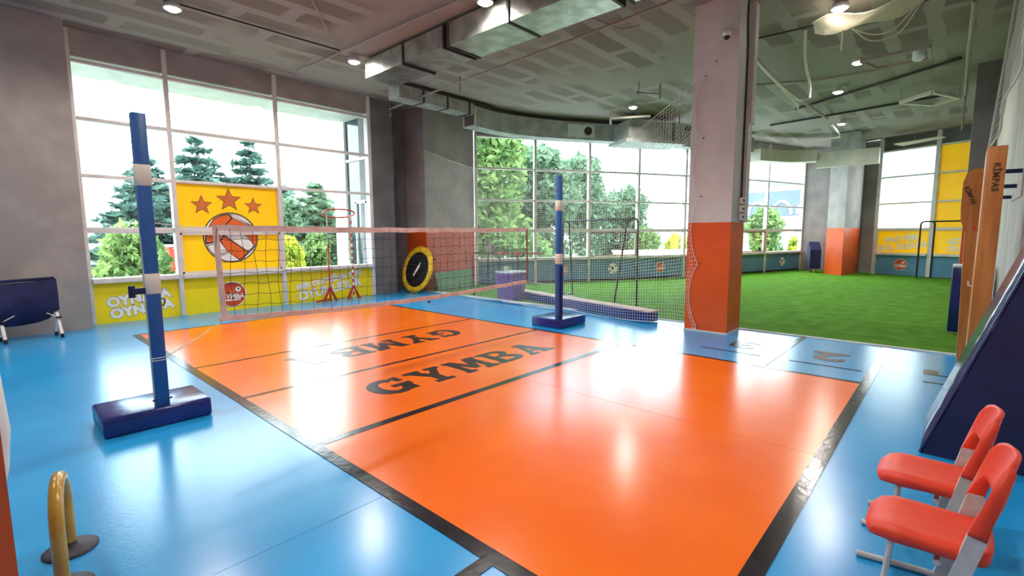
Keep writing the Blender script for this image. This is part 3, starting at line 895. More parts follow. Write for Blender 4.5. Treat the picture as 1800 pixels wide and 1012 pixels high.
# ------------------------------------------------------------------ volleyball posts and net
def post(x, y, bx0, bx1, by0, by1, top, label):
    o = thing('volleyball_post', (x, y, 0), label, 'post', group='volleyball posts')
    BH = 0.15
    base = build('padded_base', MB().rbox(bx0 - x, bx1 - x, by0 - y, by1 - y, 0.0, BH, 0.022, 3), 'navy_vinyl', o)
    build('base_seam', MB().box(bx0 - x + 0.02, bx1 - x - 0.02, by0 - y - 0.002, by0 - y + 0.002, BH - 0.024, BH - 0.020), 'navy_dull', base)
    w = 0.045
    build('pole', MB().rbox(-w, w, -w * 0.9, w * 0.9, BH - 0.01, top, 0.006, 2), 'blue_post', o)
    for zt in (top - 0.47, top - 1.30):
        build('tape_band', MB().rbox(-w - 0.004, w + 0.004, -w * 0.9 - 0.004, w * 0.9 + 0.004, zt - 0.07, zt + 0.09, 0.004, 1), 'tape_white', o)
    build('collar_bolt', MB().tube([(-w - 0.02, -0.02, BH + 0.05), (w + 0.02, -0.02, BH + 0.05)], 0.008, 6), 'dark_rubber', o)
    return o
p1 = post(0.885, 4.63, 0.50, 1.21, 4.54, 5.07, 2.42, 'blue square volleyball post on padded base, nearest the camera')
build('pole_side_reflection', MB().box(-0.051, -0.045, -0.018, 0.018, 0.15, 1.5), 'frame_grey', p1)  # pale strip painted as the reflection on this pole side
build('winch', MB().box(-0.13, -0.045, -0.03, 0.03, 1.055, 1.10).tube([(-0.13, 0, 1.03), (-0.13, 0, 1.12)], 0.022, 10), 'navy_dull', p1)
build('cord_wrap', MB().box(-0.05, 0.05, -0.046, 0.046, 0.52, 0.525).box(-0.05, 0.05, -0.046, 0.046, 0.54, 0.545), 'net_white', p1)
build('hook', MB().tube([(0.05 + 0.025 * cos(a), 0, 0.98 + 0.03 * sin(a)) for a in [radians(t) for t in range(-120, 130, 25)]], 0.005, 6), 'dark_rubber', p1)
p2 = post(6.14, 4.60, 6.06, 6.80, 4.52, 5.10, 2.40, 'blue volleyball post on square padded base beside the net')
build('top_hook', MB().tube([(0, 0, 2.39), (0, 0, 2.44), (0.02, 0, 2.46)], 0.008, 6).tube([(0, 0, 2.40), (-0.02, 0, 2.45)], 0.008, 6), 'frame_grey', p2)
build('lower_pipe', MB().tube([(0.0, -0.055, 0.12), (0.0, -0.055, 1.0)], 0.02, 10), 'navy_vinyl', p2)

NY = 4.65
vn = thing('volleyball_net', (0, NY, 0), 'white banded volleyball net stretched across the orange court', 'net')
NX0, NX1 = 1.36, 5.42
def ntop(x):
    u = (x - NX0) / (NX1 - NX0)
    return 1.565 - 0.012 * sin(pi * u)
def nbot(x):
    u = (x - NX0) / (NX1 - NX0)
    return 0.795 + 0.02 * u - 0.07 * sin(pi * u) * (1 - 0.35 * u)
NV, NH = 40, 8
mb = MB()
for i in range(NV + 1):
    x = lerp(NX0, NX1, i / NV)
    pts = []
    for j in range(9):
        t = j / 8
        pts.append((x + 0.012 * sin(7 * t + i * 1.7), 0.008 * sin(5 * t + i), lerp(nbot(x), ntop(x), t)))
    mb.tube(pts, 0.0021, 4, cap=False)
for j in range(1, NH):
    pts = []
    for i in range(NV * 2 + 1):
        x = lerp(NX0, NX1, i / (NV * 2))
        pts.append((x, 0.006 * sin(i * 0.9 + j), lerp(nbot(x), ntop(x), j / NH) + 0.006 * sin(i * 1.6 + j * 2)))
    mb.tube(pts, 0.0021, 4, cap=False)
tag(build('net_mesh', mb, 'net_black', vn), kind='stuff')
def band(name, zf, h, dz):
    mb = MB()
    vs, fs = [], []
    n = 48
    for i in range(n + 1):
        x = lerp(NX0 - 0.02, NX1 + 0.02, i / n)
        z = zf(min(max(x, NX0), NX1)) + dz + 0.003 * sin(i * 1.3)
        for (yy, zz) in ((-0.006, -h), (0.006, -h), (0.006, h), (-0.006, h)):
            vs.append((x, yy + 0.006 * sin(i * 0.7), z + zz))
    for i in range(n):
        for k in range(4):
            fs.append((i * 4 + k, i * 4 + (k + 1) % 4, i * 4 + 4 + (k + 1) % 4, i * 4 + 4 + k))
    fs += [(3, 2, 1, 0), tuple(n * 4 + k for k in range(4))]
    return build(name, mb.add(vs, fs, False), 'net_band', vn)
band('top_band', ntop, 0.026, 0.0)
band('bottom_band', nbot, 0.024, -0.01)
build('side_band', MB().prism([(NX0 - 0.022, -0.006, 1.585), (NX0 + 0.022, -0.006, 1.585), (NX0 + 0.045, -0.006, 0.77), (NX0 + 0.0, -0.006, 0.77)], (0, 0.012, 0)), 'net_band', vn)
build('side_band', MB().prism([(NX1 - 0.012, -0.006, 1.58), (NX1 + 0.012, -0.006, 1.58), (NX1 + 0.022, -0.006, 0.80), (NX1 - 0.0, -0.006, 0.80)], (0, 0.012, 0)), 'brown_bar', vn)
for (xa, xb, za, zb) in ((NX0, 0.94, 1.57, 1.60), (NX0 + 0.02, 0.94, 0.77, 0.53), (NX1, 6.10, 1.57, 1.60), (NX1, 6.10, 0.80, 0.70)):
    build('cord', MB().tube([(xa, 0, za), ((xa + xb) / 2, 0, (za + zb) / 2 - 0.01), (xb, 0, zb)], 0.004, 5), 'net_white', vn)
for xx in (3.6, 4.35):
    build('net_weight', MB().box(xx - 0.012, xx + 0.012, -0.01, 0.01, nbot(xx) - 0.07, nbot(xx) - 0.045), 'dark_rubber', vn)

# ------------------------------------------------------------------ white barrier net along the turf
bn = thing('barrier_net', (0, 0, 0), 'fine white safety net hanging between the two columns', 'net')
TOPC = [(2.92, 3.78), (3.25, 3.56), (4.23, 3.03), (5.4, 2.70), (6.9, 2.75), (8.34, 3.02), (9.3, 3.32), (10.25, 3.66)]
def btop(y):
    if y <= TOPC[0][0]: return TOPC[0][1]
    for (a, za), (b, zb) in zip(TOPC[:-1], TOPC[1:]):
        if y <= b:
            return lerp(za, zb, (y - a) / (b - a))
    return TOPC[-1][1]
HOOK = [0.08, 1.04, 2.05, 2.90, 3.78]
def edge_bow(z):
    for a, b in zip(HOOK[:-1], HOOK[1:]):
        if a <= z <= b:
            return 0.13 * sin(pi * (z - a) / (b - a)) ** 0.7
    return 0.0
def bpos(s, t):
    y = lerp(2.87, 10.25, s)
    z = lerp(0.03, btop(y), t)
    y += edge_bow(z) * max(0.0, 1 - s * 14)
    x = lerp(7.33, 7.93, s) + 0.02 * sin(s * 40) * (1 - t) + 0.035 * sin(s * 9 + 1) * (1 - t)
    z += 0.02 * (1 - t) * sin(s * 23) * (1 if z < 0.4 else 0.3)
    return (x, y, max(z, 0.016))
BV, BH_ = 150, 64
mb = MB()
for i in range(1, BV + 1):
    mb.tube([bpos(i / BV, j / 20) for j in range(21)], 0.0024, 3, cap=False)
for j in range(1, BH_):
    mb.tube([bpos(i / 90, j / BH_) for i in range(91)], 0.0024, 3, cap=False)
tag(build('mesh', mb, 'net_white', bn), kind='stuff')
build('top_rope', MB().tube([bpos(i / 60, 1.0) for i in range(61)], 0.005, 5), 'net_white', bn)
build('bottom_rope', MB().tube([bpos(i / 60, 0.0) for i in range(61)], 0.006, 5), 'net_white', bn)
build('edge_rope', MB().tube([bpos(0, j / 60) for j in range(61)], 0.005, 5), 'net_white', bn)
for hz_ in HOOK:
    build('hook', MB().tube([(7.33, 2.86, hz_), (7.345, 2.86, hz_), (7.372, 2.86, hz_)], 0.008, 6), 'dark_rubber', bn)
# bunched foot of the net near the wide pillar
mb = MB()
for k in range(7):
    y0 = 8.9 - 0.35 * k
    mb.tube(catmull([(7.80 - 0.05 * k, y0 + 0.9, 0.03 + 0.01 * k), (7.72, y0, 0.05), (7.66 - 0.01 * k, y0 - 0.8, 0.03 + 0.02 * (k % 3)), (7.64, y0 - 1.5, 0.05)], 5), 0.010, 5)
build('bunched_foot', mb, 'net_white', bn)

# net by the right wall
rn = thing('barrier_net', (0, 0, 0), 'drawn white net hanging against the right wall', 'net')
mb = MB()
def rpos(u, v):
    # u along the wall from near to far, v from top to bottom edge
    x = lerp(4.2, 9.4, u)
    zt, zb = 4.75, lerp(3.2, 3.05, u) - 0.45 * u + (0.5 * (1 - u))
    return (x, -0.40 + 0.03 * sin(u * 20) + 0.13 * u * v, lerp(zt, zb, v))
for i in range(61):
    mb.tube([rpos(i / 60, j / 6) for j in range(7)], 0.0025, 3, cap=False)
for j in range(21):
    mb.tube([rpos(i / 30, j / 20) for i in range(31)], 0.0025, 3, cap=False)
tag(build('mesh', mb, 'net_white', rn), kind='stuff')
build('edge_rope', MB().tube([rpos(1, j / 8) for j in range(9)] + [rpos(1 - i / 20, 1) for i in range(21)], 0.012, 5), 'net_white', rn)

# ------------------------------------------------------------------ objects along the turf edge
tr = thing('mini_trampoline', (7.47, 10.30, 0.0), 'round mini trampoline with yellow rim propped on edge', 'trampoline', rz=radians(-88))
R_ = 0.60
def ring_pt(r, a, off=0.0):
    return Vector((r * cos(a), 0.32 * (R_ + r * sin(a)) / (2 * R_) * 1.0 + off, R_ + r * sin(a)))
vs, fs = [], []
N = 48
prof = [(0.44, 0.0), (0.46, -0.03), (0.52, -0.04), (0.58, -0.03), (0.60, 0.0), (0.585, 0.03), (0.45, 0.03)]
for k in range(N):
    for (r, d) in prof:
        vs.append(ring_pt(r, 2 * pi * k / N, d))
for k in range(N):
    for p in range(len(prof)):
        p2 = (p + 1) % len(prof)
        k2 = (k + 1) % N
        fs.append((k * len(prof) + p, k * len(prof) + p2, k2 * len(prof) + p2, k2 * len(prof) + p))
build('rim_pad', MB().add(vs, fs, True), 'trampoline_yellow', tr)
build('jumping_mat', MB().prism([ring_pt(0.45, 2 * pi * k / N, -0.012) for k in range(N)], (0, 0.02, 0)), 'black_mesh', tr)
lg = [(-0.10, 0.44), (-0.06, 0.47), (0.13, 0.76), (0.10, 0.80), (0.09, 0.70), (0.06, 0.68)]
build('printed_mark', MB().prism([ring_pt(math.hypot(x, z - R_), math.atan2(z - R_, x), -0.022) for x, z in [(-0.11, 0.46), (-0.07, 0.42), (0.10, 0.66), (0.12, 0.80), (0.03, 0.70), (-0.04, 0.58)]], (0, -0.003, 0)), 'print_white', tr)
for a in (30, 150, 270):
    p = ring_pt(0.55, radians(a), 0.03)
    build('leg', MB().tube([p, p + Vector((0, 0.12, 0.0))], 0.016, 8), 'black_tube', tr)

hs = thing('hoop_stand', (5.55, 10.38, 0), 'red hoop held level on two red and white poles', 'hoop stand')
def stand_pole(px_, py_, m, nm):
    o = build(nm, MB().tube([(px_, py_, 0.02), (px_, py_, 1.30)], 0.018, 8), m, hs)
    build('upper_tube', MB().tube([(px_, py_, 1.30), (px_, py_, 1.95)], 0.013, 8), 'frame_grey' if m == 'red_tube' else 'net_band', o)
    for a in (20, 140, 200, 320):
        ex, ey = 0.17 * cos(radians(a)), 0.12 * sin(radians(a))
        build('foot', MB().beam((px_, py_, 0.33), (px_ + ex, py_ + ey, 0.02), 0.04, 0.03), 'red_tube', o)
    return o
a1 = stand_pole(-0.28, 0.02, 'red_tube', 'pole')
build('base_bar', MB().beam((-0.62, 0.0, 0.03), (-0.28, 0.0, 0.05), 0.04, 0.03), 'red_tube', hs)
a2 = stand_pole(0.27, -0.04, 'print_white', 'pole')
for k in range(12):
    z = 0.10 + k * 0.15
    build('red_stripe', MB().lathe([(0.0195, z), (0.0195, z + 0.085)], 0.27, -0.04, 8), 'red_tube', a2)
build('hoop', MB().tube([(-0.01 + 0.35 * cos(2 * pi * k / 40), 0.33 * sin(2 * pi * k / 40), 1.985 - 0.075 * sin(2 * pi * k / 40) - 0.03 * cos(2 * pi * k / 40)) for k in range(40)], 0.017, 8, closed=True), 'red_tube', hs)

gl = thing('football_goal', (0, 0, 0), 'black tube football goal standing behind the white net', 'goal')
R1, R2, L1_, L2_ = Vector((8.75, 4.62, 0.02)), Vector((8.45, 4.97, 0.02)), Vector((9.48, 6.98, 0.02)), Vector((9.80, 6.92, 0.02))
GZ = Vector((0, 0, 1.78))
build('side_frame', MB().tube(arc_path([R1, R1 + GZ, R2 * 0.45 + R1 * 0.55 + GZ, R2], 0.12), 0.019, 8), 'black_tube', gl)
build('side_frame', MB().tube(arc_path([L1_, L1_ + GZ, L1_ * 0.4 + L2_ * 0.6 + GZ, L2_], 0.10), 0.019, 8), 'black_tube', gl)
build('crossbar', MB().tube([R1 * 0.7 + R2 * 0.3 + GZ, L1_ * 0.7 + L2_ * 0.3 + GZ], 0.019, 8), 'black_tube', gl)
build('ground_bar', MB().tube([R2, L1_ + Vector((0.1, 0, 0))], 0.018, 8), 'net_white', gl)
build('side_bar', MB().tube([R1, R2], 0.018, 8), 'black_tube', gl)
build('side_bar', MB().tube([L1_, L2_], 0.018, 8), 'black_tube', gl)
g2 = thing('football_goal', (0, 0, 0), 'black tube football goal by the far yellow windows', 'goal')
A_, B_ = Vector((20.6, 0.86, 0.02)), Vector((20.75, 0.52, 0.02))
A2, B2 = Vector((20.0, -1.2, 0.02)), Vector((20.15, -1.3, 0.02))
GZ2 = Vector((0, 0, 1.82))
build('side_frame', MB().tube(arc_path([A_, A_ + GZ2, B_ + GZ2, B_], 0.12), 0.025, 8), 'black_tube', g2)
build('side_frame', MB().tube(arc_path([A2, A2 + GZ2, B2 + GZ2, B2], 0.08), 0.025, 8), 'black_tube', g2)
build('crossbar', MB().tube([(A_ + B_) / 2 + GZ2, (A2 + B2) / 2 + GZ2], 0.025, 8), 'black_tube', g2)

rk = thing('low_bar_frame', (0, 0, 0), 'two black bent tube arches joined by a brown rail', 'frame')
for k, (a, b) in enumerate((((8.62, 9.25), (8.30, 7.95)), ((8.95, 9.02), (8.62, 7.66)))):
    z = 1.03
    build('arch', MB().tube(arc_path([(a[0], a[1], 0.014), (a[0], a[1], z), (b[0], b[1], z), (b[0], b[1], 0.014)], 0.20), 0.017, 8), 'black_tube', rk)
build('rail', MB().beam((8.46, 8.35, 1.05), (8.82, 7.05, 1.05), 0.05, 0.05), 'brown_bar', rk)
build('rail_clamp', MB().box(8.44, 8.55, 8.05, 8.15, 1.0, 1.08).box(8.6, 8.7, 7.65, 7.75, 1.0, 1.08), 'red_tube', rk)

bn2 = thing('storage_bin', (8.10, 7.42, 0.012), 'purple bin with pale lid standing behind the net', 'bin', rz=radians(8))
vs = []
def taper(z0, z1, a0, a1, b0, b1):
    return [(-a0, -b0, z0), (a0, -b0, z0), (a0, b0, z0), (-a0, b0, z0), (-a1, -b1, z1), (a1, -b1, z1), (a1, b1, z1), (-a1, b1, z1)]
F6 = [(3, 2, 1, 0), (4, 5, 6, 7), (0, 1, 5, 4), (1, 2, 6, 5), (2, 3, 7, 6), (3, 0, 4, 7)]
build('body', MB().add(taper(0, 0.62, 0.23, 0.27, 0.20, 0.24), F6), 'purple', bn2)
build('rim', MB().rbox(-0.285, 0.285, -0.255, 0.255, 0.58, 0.62, 0.01, 2), 'purple', bn2)
build('lid', MB().rbox(-0.28, 0.28, -0.25, 0.25, 0.62, 0.66, 0.012, 2), 'lid_white', bn2)

lm = thing('balance_mat', (8.04, 5.62, 0.012), 'long low navy mat with pale top along the net', 'mat', rz=radians(-13.4))
build('mat_body', MB().rbox(-0.10, 0.14, -1.98, 1.98, 0.0, 0.17, 0.012, 2), 'navy_vinyl', lm)
build('mat_top', MB().rbox(-0.105, 0.145, -1.98, 1.98, 0.165, 0.19, 0.008, 2), 'net_band', lm)

gb = thing('green_board', (8.42, 10.33, 0.012), 'green foam board leaning on the base of the wide pillar', 'board', rz=0)
build('board', MB().prism([(-0.22, -0.22, 0.0), (1.1, -0.22, 0.0), (1.1, -0.03, 0.50), (-0.22, -0.03, 0.46)], (0, 0.04, 0.0)), 'green_board', gb)
build('edge_strip', MB().box(-0.22, 1.1, -0.235, -0.21, 0.0, 0.03), 'dark_rubber', gb)

# pad, bag by far column
bp = thing('foam_block', (9.86, -0.10, 0.012), 'upright navy foam block with pale top beside the benches', 'block')
build('block', MB().rbox(-0.28, 0.28, -0.26, 0.10, 0.02, 0.98, 0.015, 2), 'navy_vinyl', bp)
build('top_cover', MB().rbox(-0.28, 0.28, -0.26, 0.10, 0.97, 1.0, 0.008, 2), 'lid_white', bp)
build('foot', MB().box(-0.26, 0.26, -0.24, 0.07, 0.0, 0.03), 'frame_grey', bp)
bg = thing('folded_chair_stack', (21.3, 3.95, 0.012), 'navy bag-like folded seat against the far grey wall', 'seat', rz=radians(20))
build('cover', MB().prism([(-0.35, -0.2, 0.15), (0.35, -0.2, 0.12), (0.35, -0.2, 1.05), (0.05, -0.2, 1.15), (-0.33, -0.2, 0.85)], (0, 0.35, 0)), 'navy_fabric', bg)
build('leg', MB().tube([(-0.28, 0, 0.0), (-0.28, 0, 0.3)], 0.02, 6), 'frame_grey', bg)
build('leg', MB().tube([(0.28, 0, 0.0), (0.28, 0, 0.3)], 0.02, 6), 'frame_grey', bg)

# folded seat at the left wall
ft = thing('folding_seat', (0.40, 9.93, 0), 'navy fabric folding seat on white legs at left wall', 'seat', rz=0)
vs, fs = [], []
n = 16
for i in range(n + 1):
    u = i / n
    x = lerp(-0.62, 0.33, u)
    zt = 0.845 + 0.03 * u - 0.025 * sin(pi * u)
    zb = 0.22 + 0.26 * abs(u - 0.5) ** 2 * 2.0 + (0.06 if u > 0.93 else 0)
    yy = 0.025 * sin(u * 14)
    for (y_, z_) in ((-0.06 + yy, zb), (-0.10 + yy * 0.6, (zt + zb) / 2), (-0.03, zt), (0.04, zt), (0.06, (zt + zb) / 2), (0.05, zb)):
        vs.append((x, y_, z_))
for i in range(n):
    for k in range(6):
        fs.append((i * 6 + k, i * 6 + (k + 1) % 6, i * 6 + 6 + (k + 1) % 6, i * 6 + 6 + k))
fs += [tuple(range(6)), tuple(n * 6 + k for k in range(6))[::-1]]
build('fabric', MB().add(vs, fs, True), 'navy_fabric', ft)
build('top_bar', MB().tube([(-0.62, 0, 0.85), (0.31, 0, 0.885)], 0.022, 8), 'navy_fabric', ft)
for xx in (-0.28, 0.31):
    lgp = build('leg', MB().beam((xx - 0.015, -0.02, 0.36), (xx + 0.01, -0.16, 0.05), 0.036, 0.036), 'frame_white', ft)
    build('rubber_foot', MB().beam((xx + 0.01, -0.16, 0.06), (xx + 0.012, -0.165, 0.0), 0.042, 0.042), 'black_tube', lgp)
    lg2 = build('leg', MB().beam((xx - 0.015, 0.02, 0.36), (xx - 0.03, 0.12, 0.05), 0.03, 0.03), 'frame_white', ft)
    build('rubber_foot', MB().beam((xx - 0.03, 0.12, 0.06), (xx - 0.032, 0.122, 0.0), 0.04, 0.04), 'black_tube', lg2)
    build('brace', MB().beam((xx, -0.08, 0.30), (xx + (0.13 if xx < 0 else -0.13), -0.10, 0.38), 0.018, 0.012), 'frame_white', ft)
    build('joint', MB().box(xx - 0.03, xx + 0.03, -0.11, 0.0, 0.29, 0.31), 'black_tube', lgp)

# ------------------------------------------------------------------ right foreground
mt = thing('crash_mat', (0, 0, 0), 'thick navy crash mat leaning against the right wall', 'mat')
# side profile in the yz plane: leaning slab
def lean(z): return 0.067 - 0.319 * z
pro = [(lean(0.0), 0.0), (lean(1.55), 1.55), (-0.455, 1.60), (-0.455, 0.0)]
build('mat_core', MB().prism([(4.22, y, z) for y, z in pro], (0.86, 0, 0)), 'navy_dull', mt)
def strip(y_off, x0, x1, t):
    mb = MB()
    vs, fs = [], []
    n = 24
    for i in range(n + 1):
        z = lerp(0.0, 1.56, i / n)
        w = 0.006 * sin(i * 2.1) + 0.004 * sin(i * 5.3)
        vs += [(x0 + w, lean(z), z), (x1 + w, lean(z), z), (x1 + w, lean(z) + t, z + t * 0.319), (x0 + w, lean(z) + t, z + t * 0.319)]
    for i in range(n):
        for k in range(4):
            fs.append((i * 4 + k, i * 4 + (k + 1) % 4, i * 4 + 4 + (k + 1) % 4, i * 4 + 4 + k))
    fs += [(3, 2, 1, 0), tuple(n * 4 + k for k in range(4))]
    return mb.add(vs, fs, True)
build('vinyl_cover', strip(0, 4.225, 5.08, 0.012), 'clear_cover', mt)
build('seam_piping', MB().tube([(4.222 + 0.005 * sin(i * 1.9), lean(1.56 * i / 30) + 0.012, 1.56 * i / 30 + 0.005) for i in range(31)], 0.008, 6), 'clear_cover', mt)

def bench(loc, rz, lean_y, H, label, board_w):
    o = thing('gym_bench', loc, label, 'bench', rz=rz, group='wooden benches stood on end')
    M_ = Matrix.Rotation(lean_y, 4, 'X')
    def P(name, mb, m, par=None): return build(name, mb.xf(M_), m, par or o)
    # seat board faces -x (towards the camera); stretcher behind; T feet at the ends
    P('seat_board', MB().rbox(0.0, 0.035, -board_w, 0.0, 0.0, H, 0.006, 2), 'wood', )
    P('side_rail', MB().rbox(0.035, 0.30, -0.035, 0.0, 0.10, H - 0.02, 0.006, 2), 'wood_light')
    P('side_rail', MB().rbox(0.035, 0.30, -board_w, -board_w + 0.035, 0.10, H - 0.02, 0.006, 2), 'wood')
    P('end_cap', MB().rbox(0.035, 0.28, -board_w + 0.03, -0.03, H - 0.06, H - 0.02, 0.006, 2), 'wood_light')
    P('hook', MB().tube([(0.12, 0.0, H * 0.42), (0.12, 0.03, H * 0.42), (0.12, 0.035, H * 0.44)], 0.01, 6), 'pipe_white')
    P('hook', MB().tube([(0.16, 0.0, H * 0.66), (0.16, 0.03, H * 0.66), (0.16, 0.035, H * 0.68)], 0.01, 6), 'red_tube')
    Mt = Matrix.Translation((-0.003, -board_w * 0.55, H * 0.86)) @ Matrix(((0, 0, -1, 0), (0, -1, 0, 0), (1, 0, 0, 0), (0, 0, 0, 1)))
    # lettering runs down the board
    Mt = Matrix.Translation((-0.003, -board_w * 0.55, H * 0.875)) @ Matrix(((0, 0, -1, 0), (0, -1, 0, 0), (-1, 0, 0, 0), (0, 0, 0, 1))) @ Matrix.Rotation(radians(0), 4, 'Z')
    tm = text_mb('KİMPAS', 0.066, 0.0025, Mt, 1.2)
    # text x axis -> -z (down), text y axis -> -y mirrored to stay readable
    P('lettering', tm, 'print_lettering')
    return o
b1 = bench((6.5, -0.155, 0.0), 0.0, radians(0.2), 2.30, 'tall wooden bench stood on end with lettering, nearest the mat', 0.14)
b2 = thing('gym_bench', (7.05, -0.09, 0.0), 'second wooden bench on end with rounded head, behind the first', 'bench', group='wooden benches stood on end')
M2 = Matrix.Rotation(radians(-1.2), 4, 'X')
prf = [(-0.01, 0.0), (-0.01, 1.50), (0.03, 1.62), (0.035, 1.75), (0.03, 2.02), (0.0, 2.12), (-0.05, 2.15), (-0.20, 2.15), (-0.20, 0.0)]
build('seat_board', MB().prism([(0, y, z) for y, z in prf], (0.04, 0, 0)).xf(M2), 'wood', b2)
build('side_rail', MB().rbox(0.04, 0.24, -0.045, -0.01, 0.05, 1.5, 0.006, 2).xf(M2), 'wood_light', b2)
Mt2 = Matrix.Translation((-0.003, -0.03, 1.88)) @ Matrix(((0, 0, -1, 0), (-0.35, -0.94, 0, 0), (-0.94, 0.35, 0, 0), (0, 0, 0, 1)))
build('lettering', text_mb('KİMPAS', 0.052, 0.002, Mt2, 1.1).xf(M2), 'print_lettering', b2)

wb_ = thing('wall_bracket', (7.6, -0.47, 1.96), 'navy steel bracket bars fixed to the white right wall', 'bracket')
for k, (x_, z_) in enumerate(((-0.35, 0.16), (0.15, 0.04), (0.75, -0.05))):
    build('bracket_bar', MB().beam((x_, 0.0, z_), (x_ + 0.02, 0.20, z_ + 0.005), 0.05, 0.04), 'navy_dull', wb_)
build('wall_plate', MB().box(-0.45, 0.85, 0.0, 0.012, -0.10, 0.22), 'wall_white', wb_)

# school chairs
def chair(loc, label):
    o = thing('school_chair', loc, label, 'chair', group='red school chairs')
    SW, SH = 0.175, 0.325
    # seat: soft cushion-like moulded slab, front at +y
    vs, fs = [], []
    nx, ny = 12, 14
    def outline(u, v):
        # superellipse footprint, wider at the back
        return u, v
    top, bot = [], []
    for j in range(ny + 1):
        v = -1 + 2 * j / ny
        for i in range(nx + 1):
            u = -1 + 2 * i / nx
            k = (1 - 0.5 * abs(v) ** 4 * 0.25) ; k2 = (1 - 0.5 * abs(u) ** 4 * 0.22)
            x = SW * u * k * (0.95 if v > 0.6 else 1.0)
            y = 0.195 * v * k2 + 0.0
            e = max(abs(u), abs(v))
            z = SH + 0.010 * (abs(u) ** 2) - 0.028 * max(0.0, v - 0.55) ** 2 * 4 + 0.03 * max(0.0, -v - 0.6) ** 2 * 4 - 0.016 * max(0.0, e - 0.8) ** 2 * 25
            top.append((x, y, z))
            bot.append((x * 0.985, y * 0.985, SH - 0.055 - 0.012 * max(0.0, v) + 0.012 * max(0.0, e - 0.8) * 5))
    vs = top + bot
    W = nx + 1
    T = len(top)
    for j in range(ny):
        for i in range(nx):
            a = j * W + i
            fs.append((a, a + 1, a + W + 1, a + W))
            fs.append((T + a, T + a + W, T + a + W + 1, T + a + 1))
    rim = [i for i in range(W)] + [j * W + nx for j in range(1, ny + 1)] + [ny * W + i for i in range(nx - 1, -1, -1)] + [j * W for j in range(ny - 1, 0, -1)]
    for a, b in zip(rim, rim[1:] + rim[:1]):
        fs.append((a, T + a, T + b, b))
    build('seat', MB().add(vs, fs, True), 'red_plastic', o)
    # backrest: one moulded shell, its sides run down as sleeves over the uprights
    nx, nz = 36, 10
    fr, bk = [], []
    def sstep(t):
        t = min(max(t, 0.0), 1.0)
        return t * t * (3 - 2 * t)
    for j in range(nz + 1):
        t = j / nz
        for i in range(nx + 1):
            u = -1 + 2 * i / nx
            au = abs(u)
            low = 0.405 + 0.115 * sstep((0.87 - au) / 0.13)
            hi = 0.69 - 0.05 * au ** 4 - 0.03 * max(0.0, au - 0.9) * 10
            z = lerp(low, hi, t)
            x = (SW + 0.016) * u * (1 - 0.08 * sstep((z - 0.55) / 0.14))
            yb = -0.112 - 0.26 * (z - 0.40) - 0.040 * (1 - u * u) * sstep((z - 0.45) / 0.1)
            th = lerp(0.024, 0.052, sstep((au - 0.72) / 0.14)) * (1.0 - 0.4 * t)
            fr.append((x, yb, z))
            bk.append((x, yb - th, z - 0.01))
    W = nx + 1
    T = len(fr)
    fs = []
    for j in range(nz):
        for i in range(nx):
            a = j * W + i
            fs.append((a, a + 1, a + W + 1, a + W))
            fs.append((T + a, T + a + W, T + a + W + 1, T + a + 1))
    rim = [i for i in range(W)] + [j * W + nx for j in range(1, nz + 1)] + [nz * W + i for i in range(nx - 1, -1, -1)] + [j * W for j in range(nz - 1, 0, -1)]
    for a, b in zip(rim, rim[1:] + rim[:1]):
        fs.append((a, T + a, T + b, b))
    build('backrest', MB().add(fr + bk, fs, True), 'red_plastic', o)
    for s in (-1, 1):
        xs = s * (SW - 0.004)
        # flat oval upright, from the skid up into the sleeve
        q = [(-0.035, 0.02), (-0.085, 0.02), (-0.172, 0.41), (-0.165, 0.425), (-0.122, 0.425), (-0.115, 0.41)]
        build('upright', MB().prism([(xs - 0.013, y, z) for y, z in q], (0.026, 0, 0)), 'frame_grey', o)
        xk = s * 0.12
        build('skid', MB().tube(arc_path([(xs * 0.97, -0.20, 0.014), (xs * 0.97, 0.0, 0.014), (xk, 0.235, 0.014)], 0.05), 0.014, 8), 'frame_grey', o)
        build('seat_post', MB().tube([(xk + 0.012 * s, 0.12, 0.014), (xk + 0.012 * s, 0.10, 0.29)], 0.011, 8), 'frame_grey', o)
    build('cross_tube', MB().tube([(-0.15, -0.04, 0.24), (0.15, -0.04, 0.24)], 0.012, 8), 'frame_grey', o)
    return o
chair((2.52, 0.005, 0), 'red plastic school chair on grey skids, nearest the camera')
chair((3.08, 0.02, 0), 'red plastic school chair directly in front of the leaning mat')

# training hoop arch at bottom left
th_ = thing('training_arch', (0.1455, 2.879, 0), 'gold plastic training arch on dark round bases', 'arch', rz=radians(80.8))
aw = 0.171
pts = [(-aw, 0, 0.02), (-aw, 0, 0.24)] + [(-aw * cos(radians(t)), 0, 0.26 + 0.165 * sin(radians(t))) for t in range(0, 181, 12)] + [(aw, 0, 0.24), (aw, 0, 0.02)]
build('arch_tube', MB().tube(pts, 0.026, 14), 'gold_tube', th_)
for s in (-1, 1):
    build('round_base', MB().lathe([(0.105, 0.0), (0.105, 0.008), (0.09, 0.016), (0.03, 0.02), (0.026, 0.045)], s * aw, 0, 24), 'dark_rubber', th_)

# net bag hanging on the left column
nb = thing('ball_net_bag', (0.0, 2.50, 0.40), 'white netting gathered beside the orange column at left edge', 'net')
build('netting', MB().lathe([(0.01, 0.05), (0.045, 0.14), (0.07, 0.25), (0.085, 0.40), (0.075, 0.62), (0.03, 0.95)], -0.065, 0.03, 18), 'net_white', nb)
build('cord', MB().tube([(-0.065, 0.03, 0.95), (-0.09, -0.10, 1.15)], 0.006, 6), 'net_white', nb)

# ------------------------------------------------------------------ outside
GZ0 = -0.9
g = build('ground_outside', MB().box(-20, 120, 11.6, 120, GZ0 - 0.1, GZ0).box(22.6, 120, -60, 11.6, GZ0 - 0.1, GZ0), 'ext_ground')
tag(g, kind='structure', label='paved ground outside the windows')
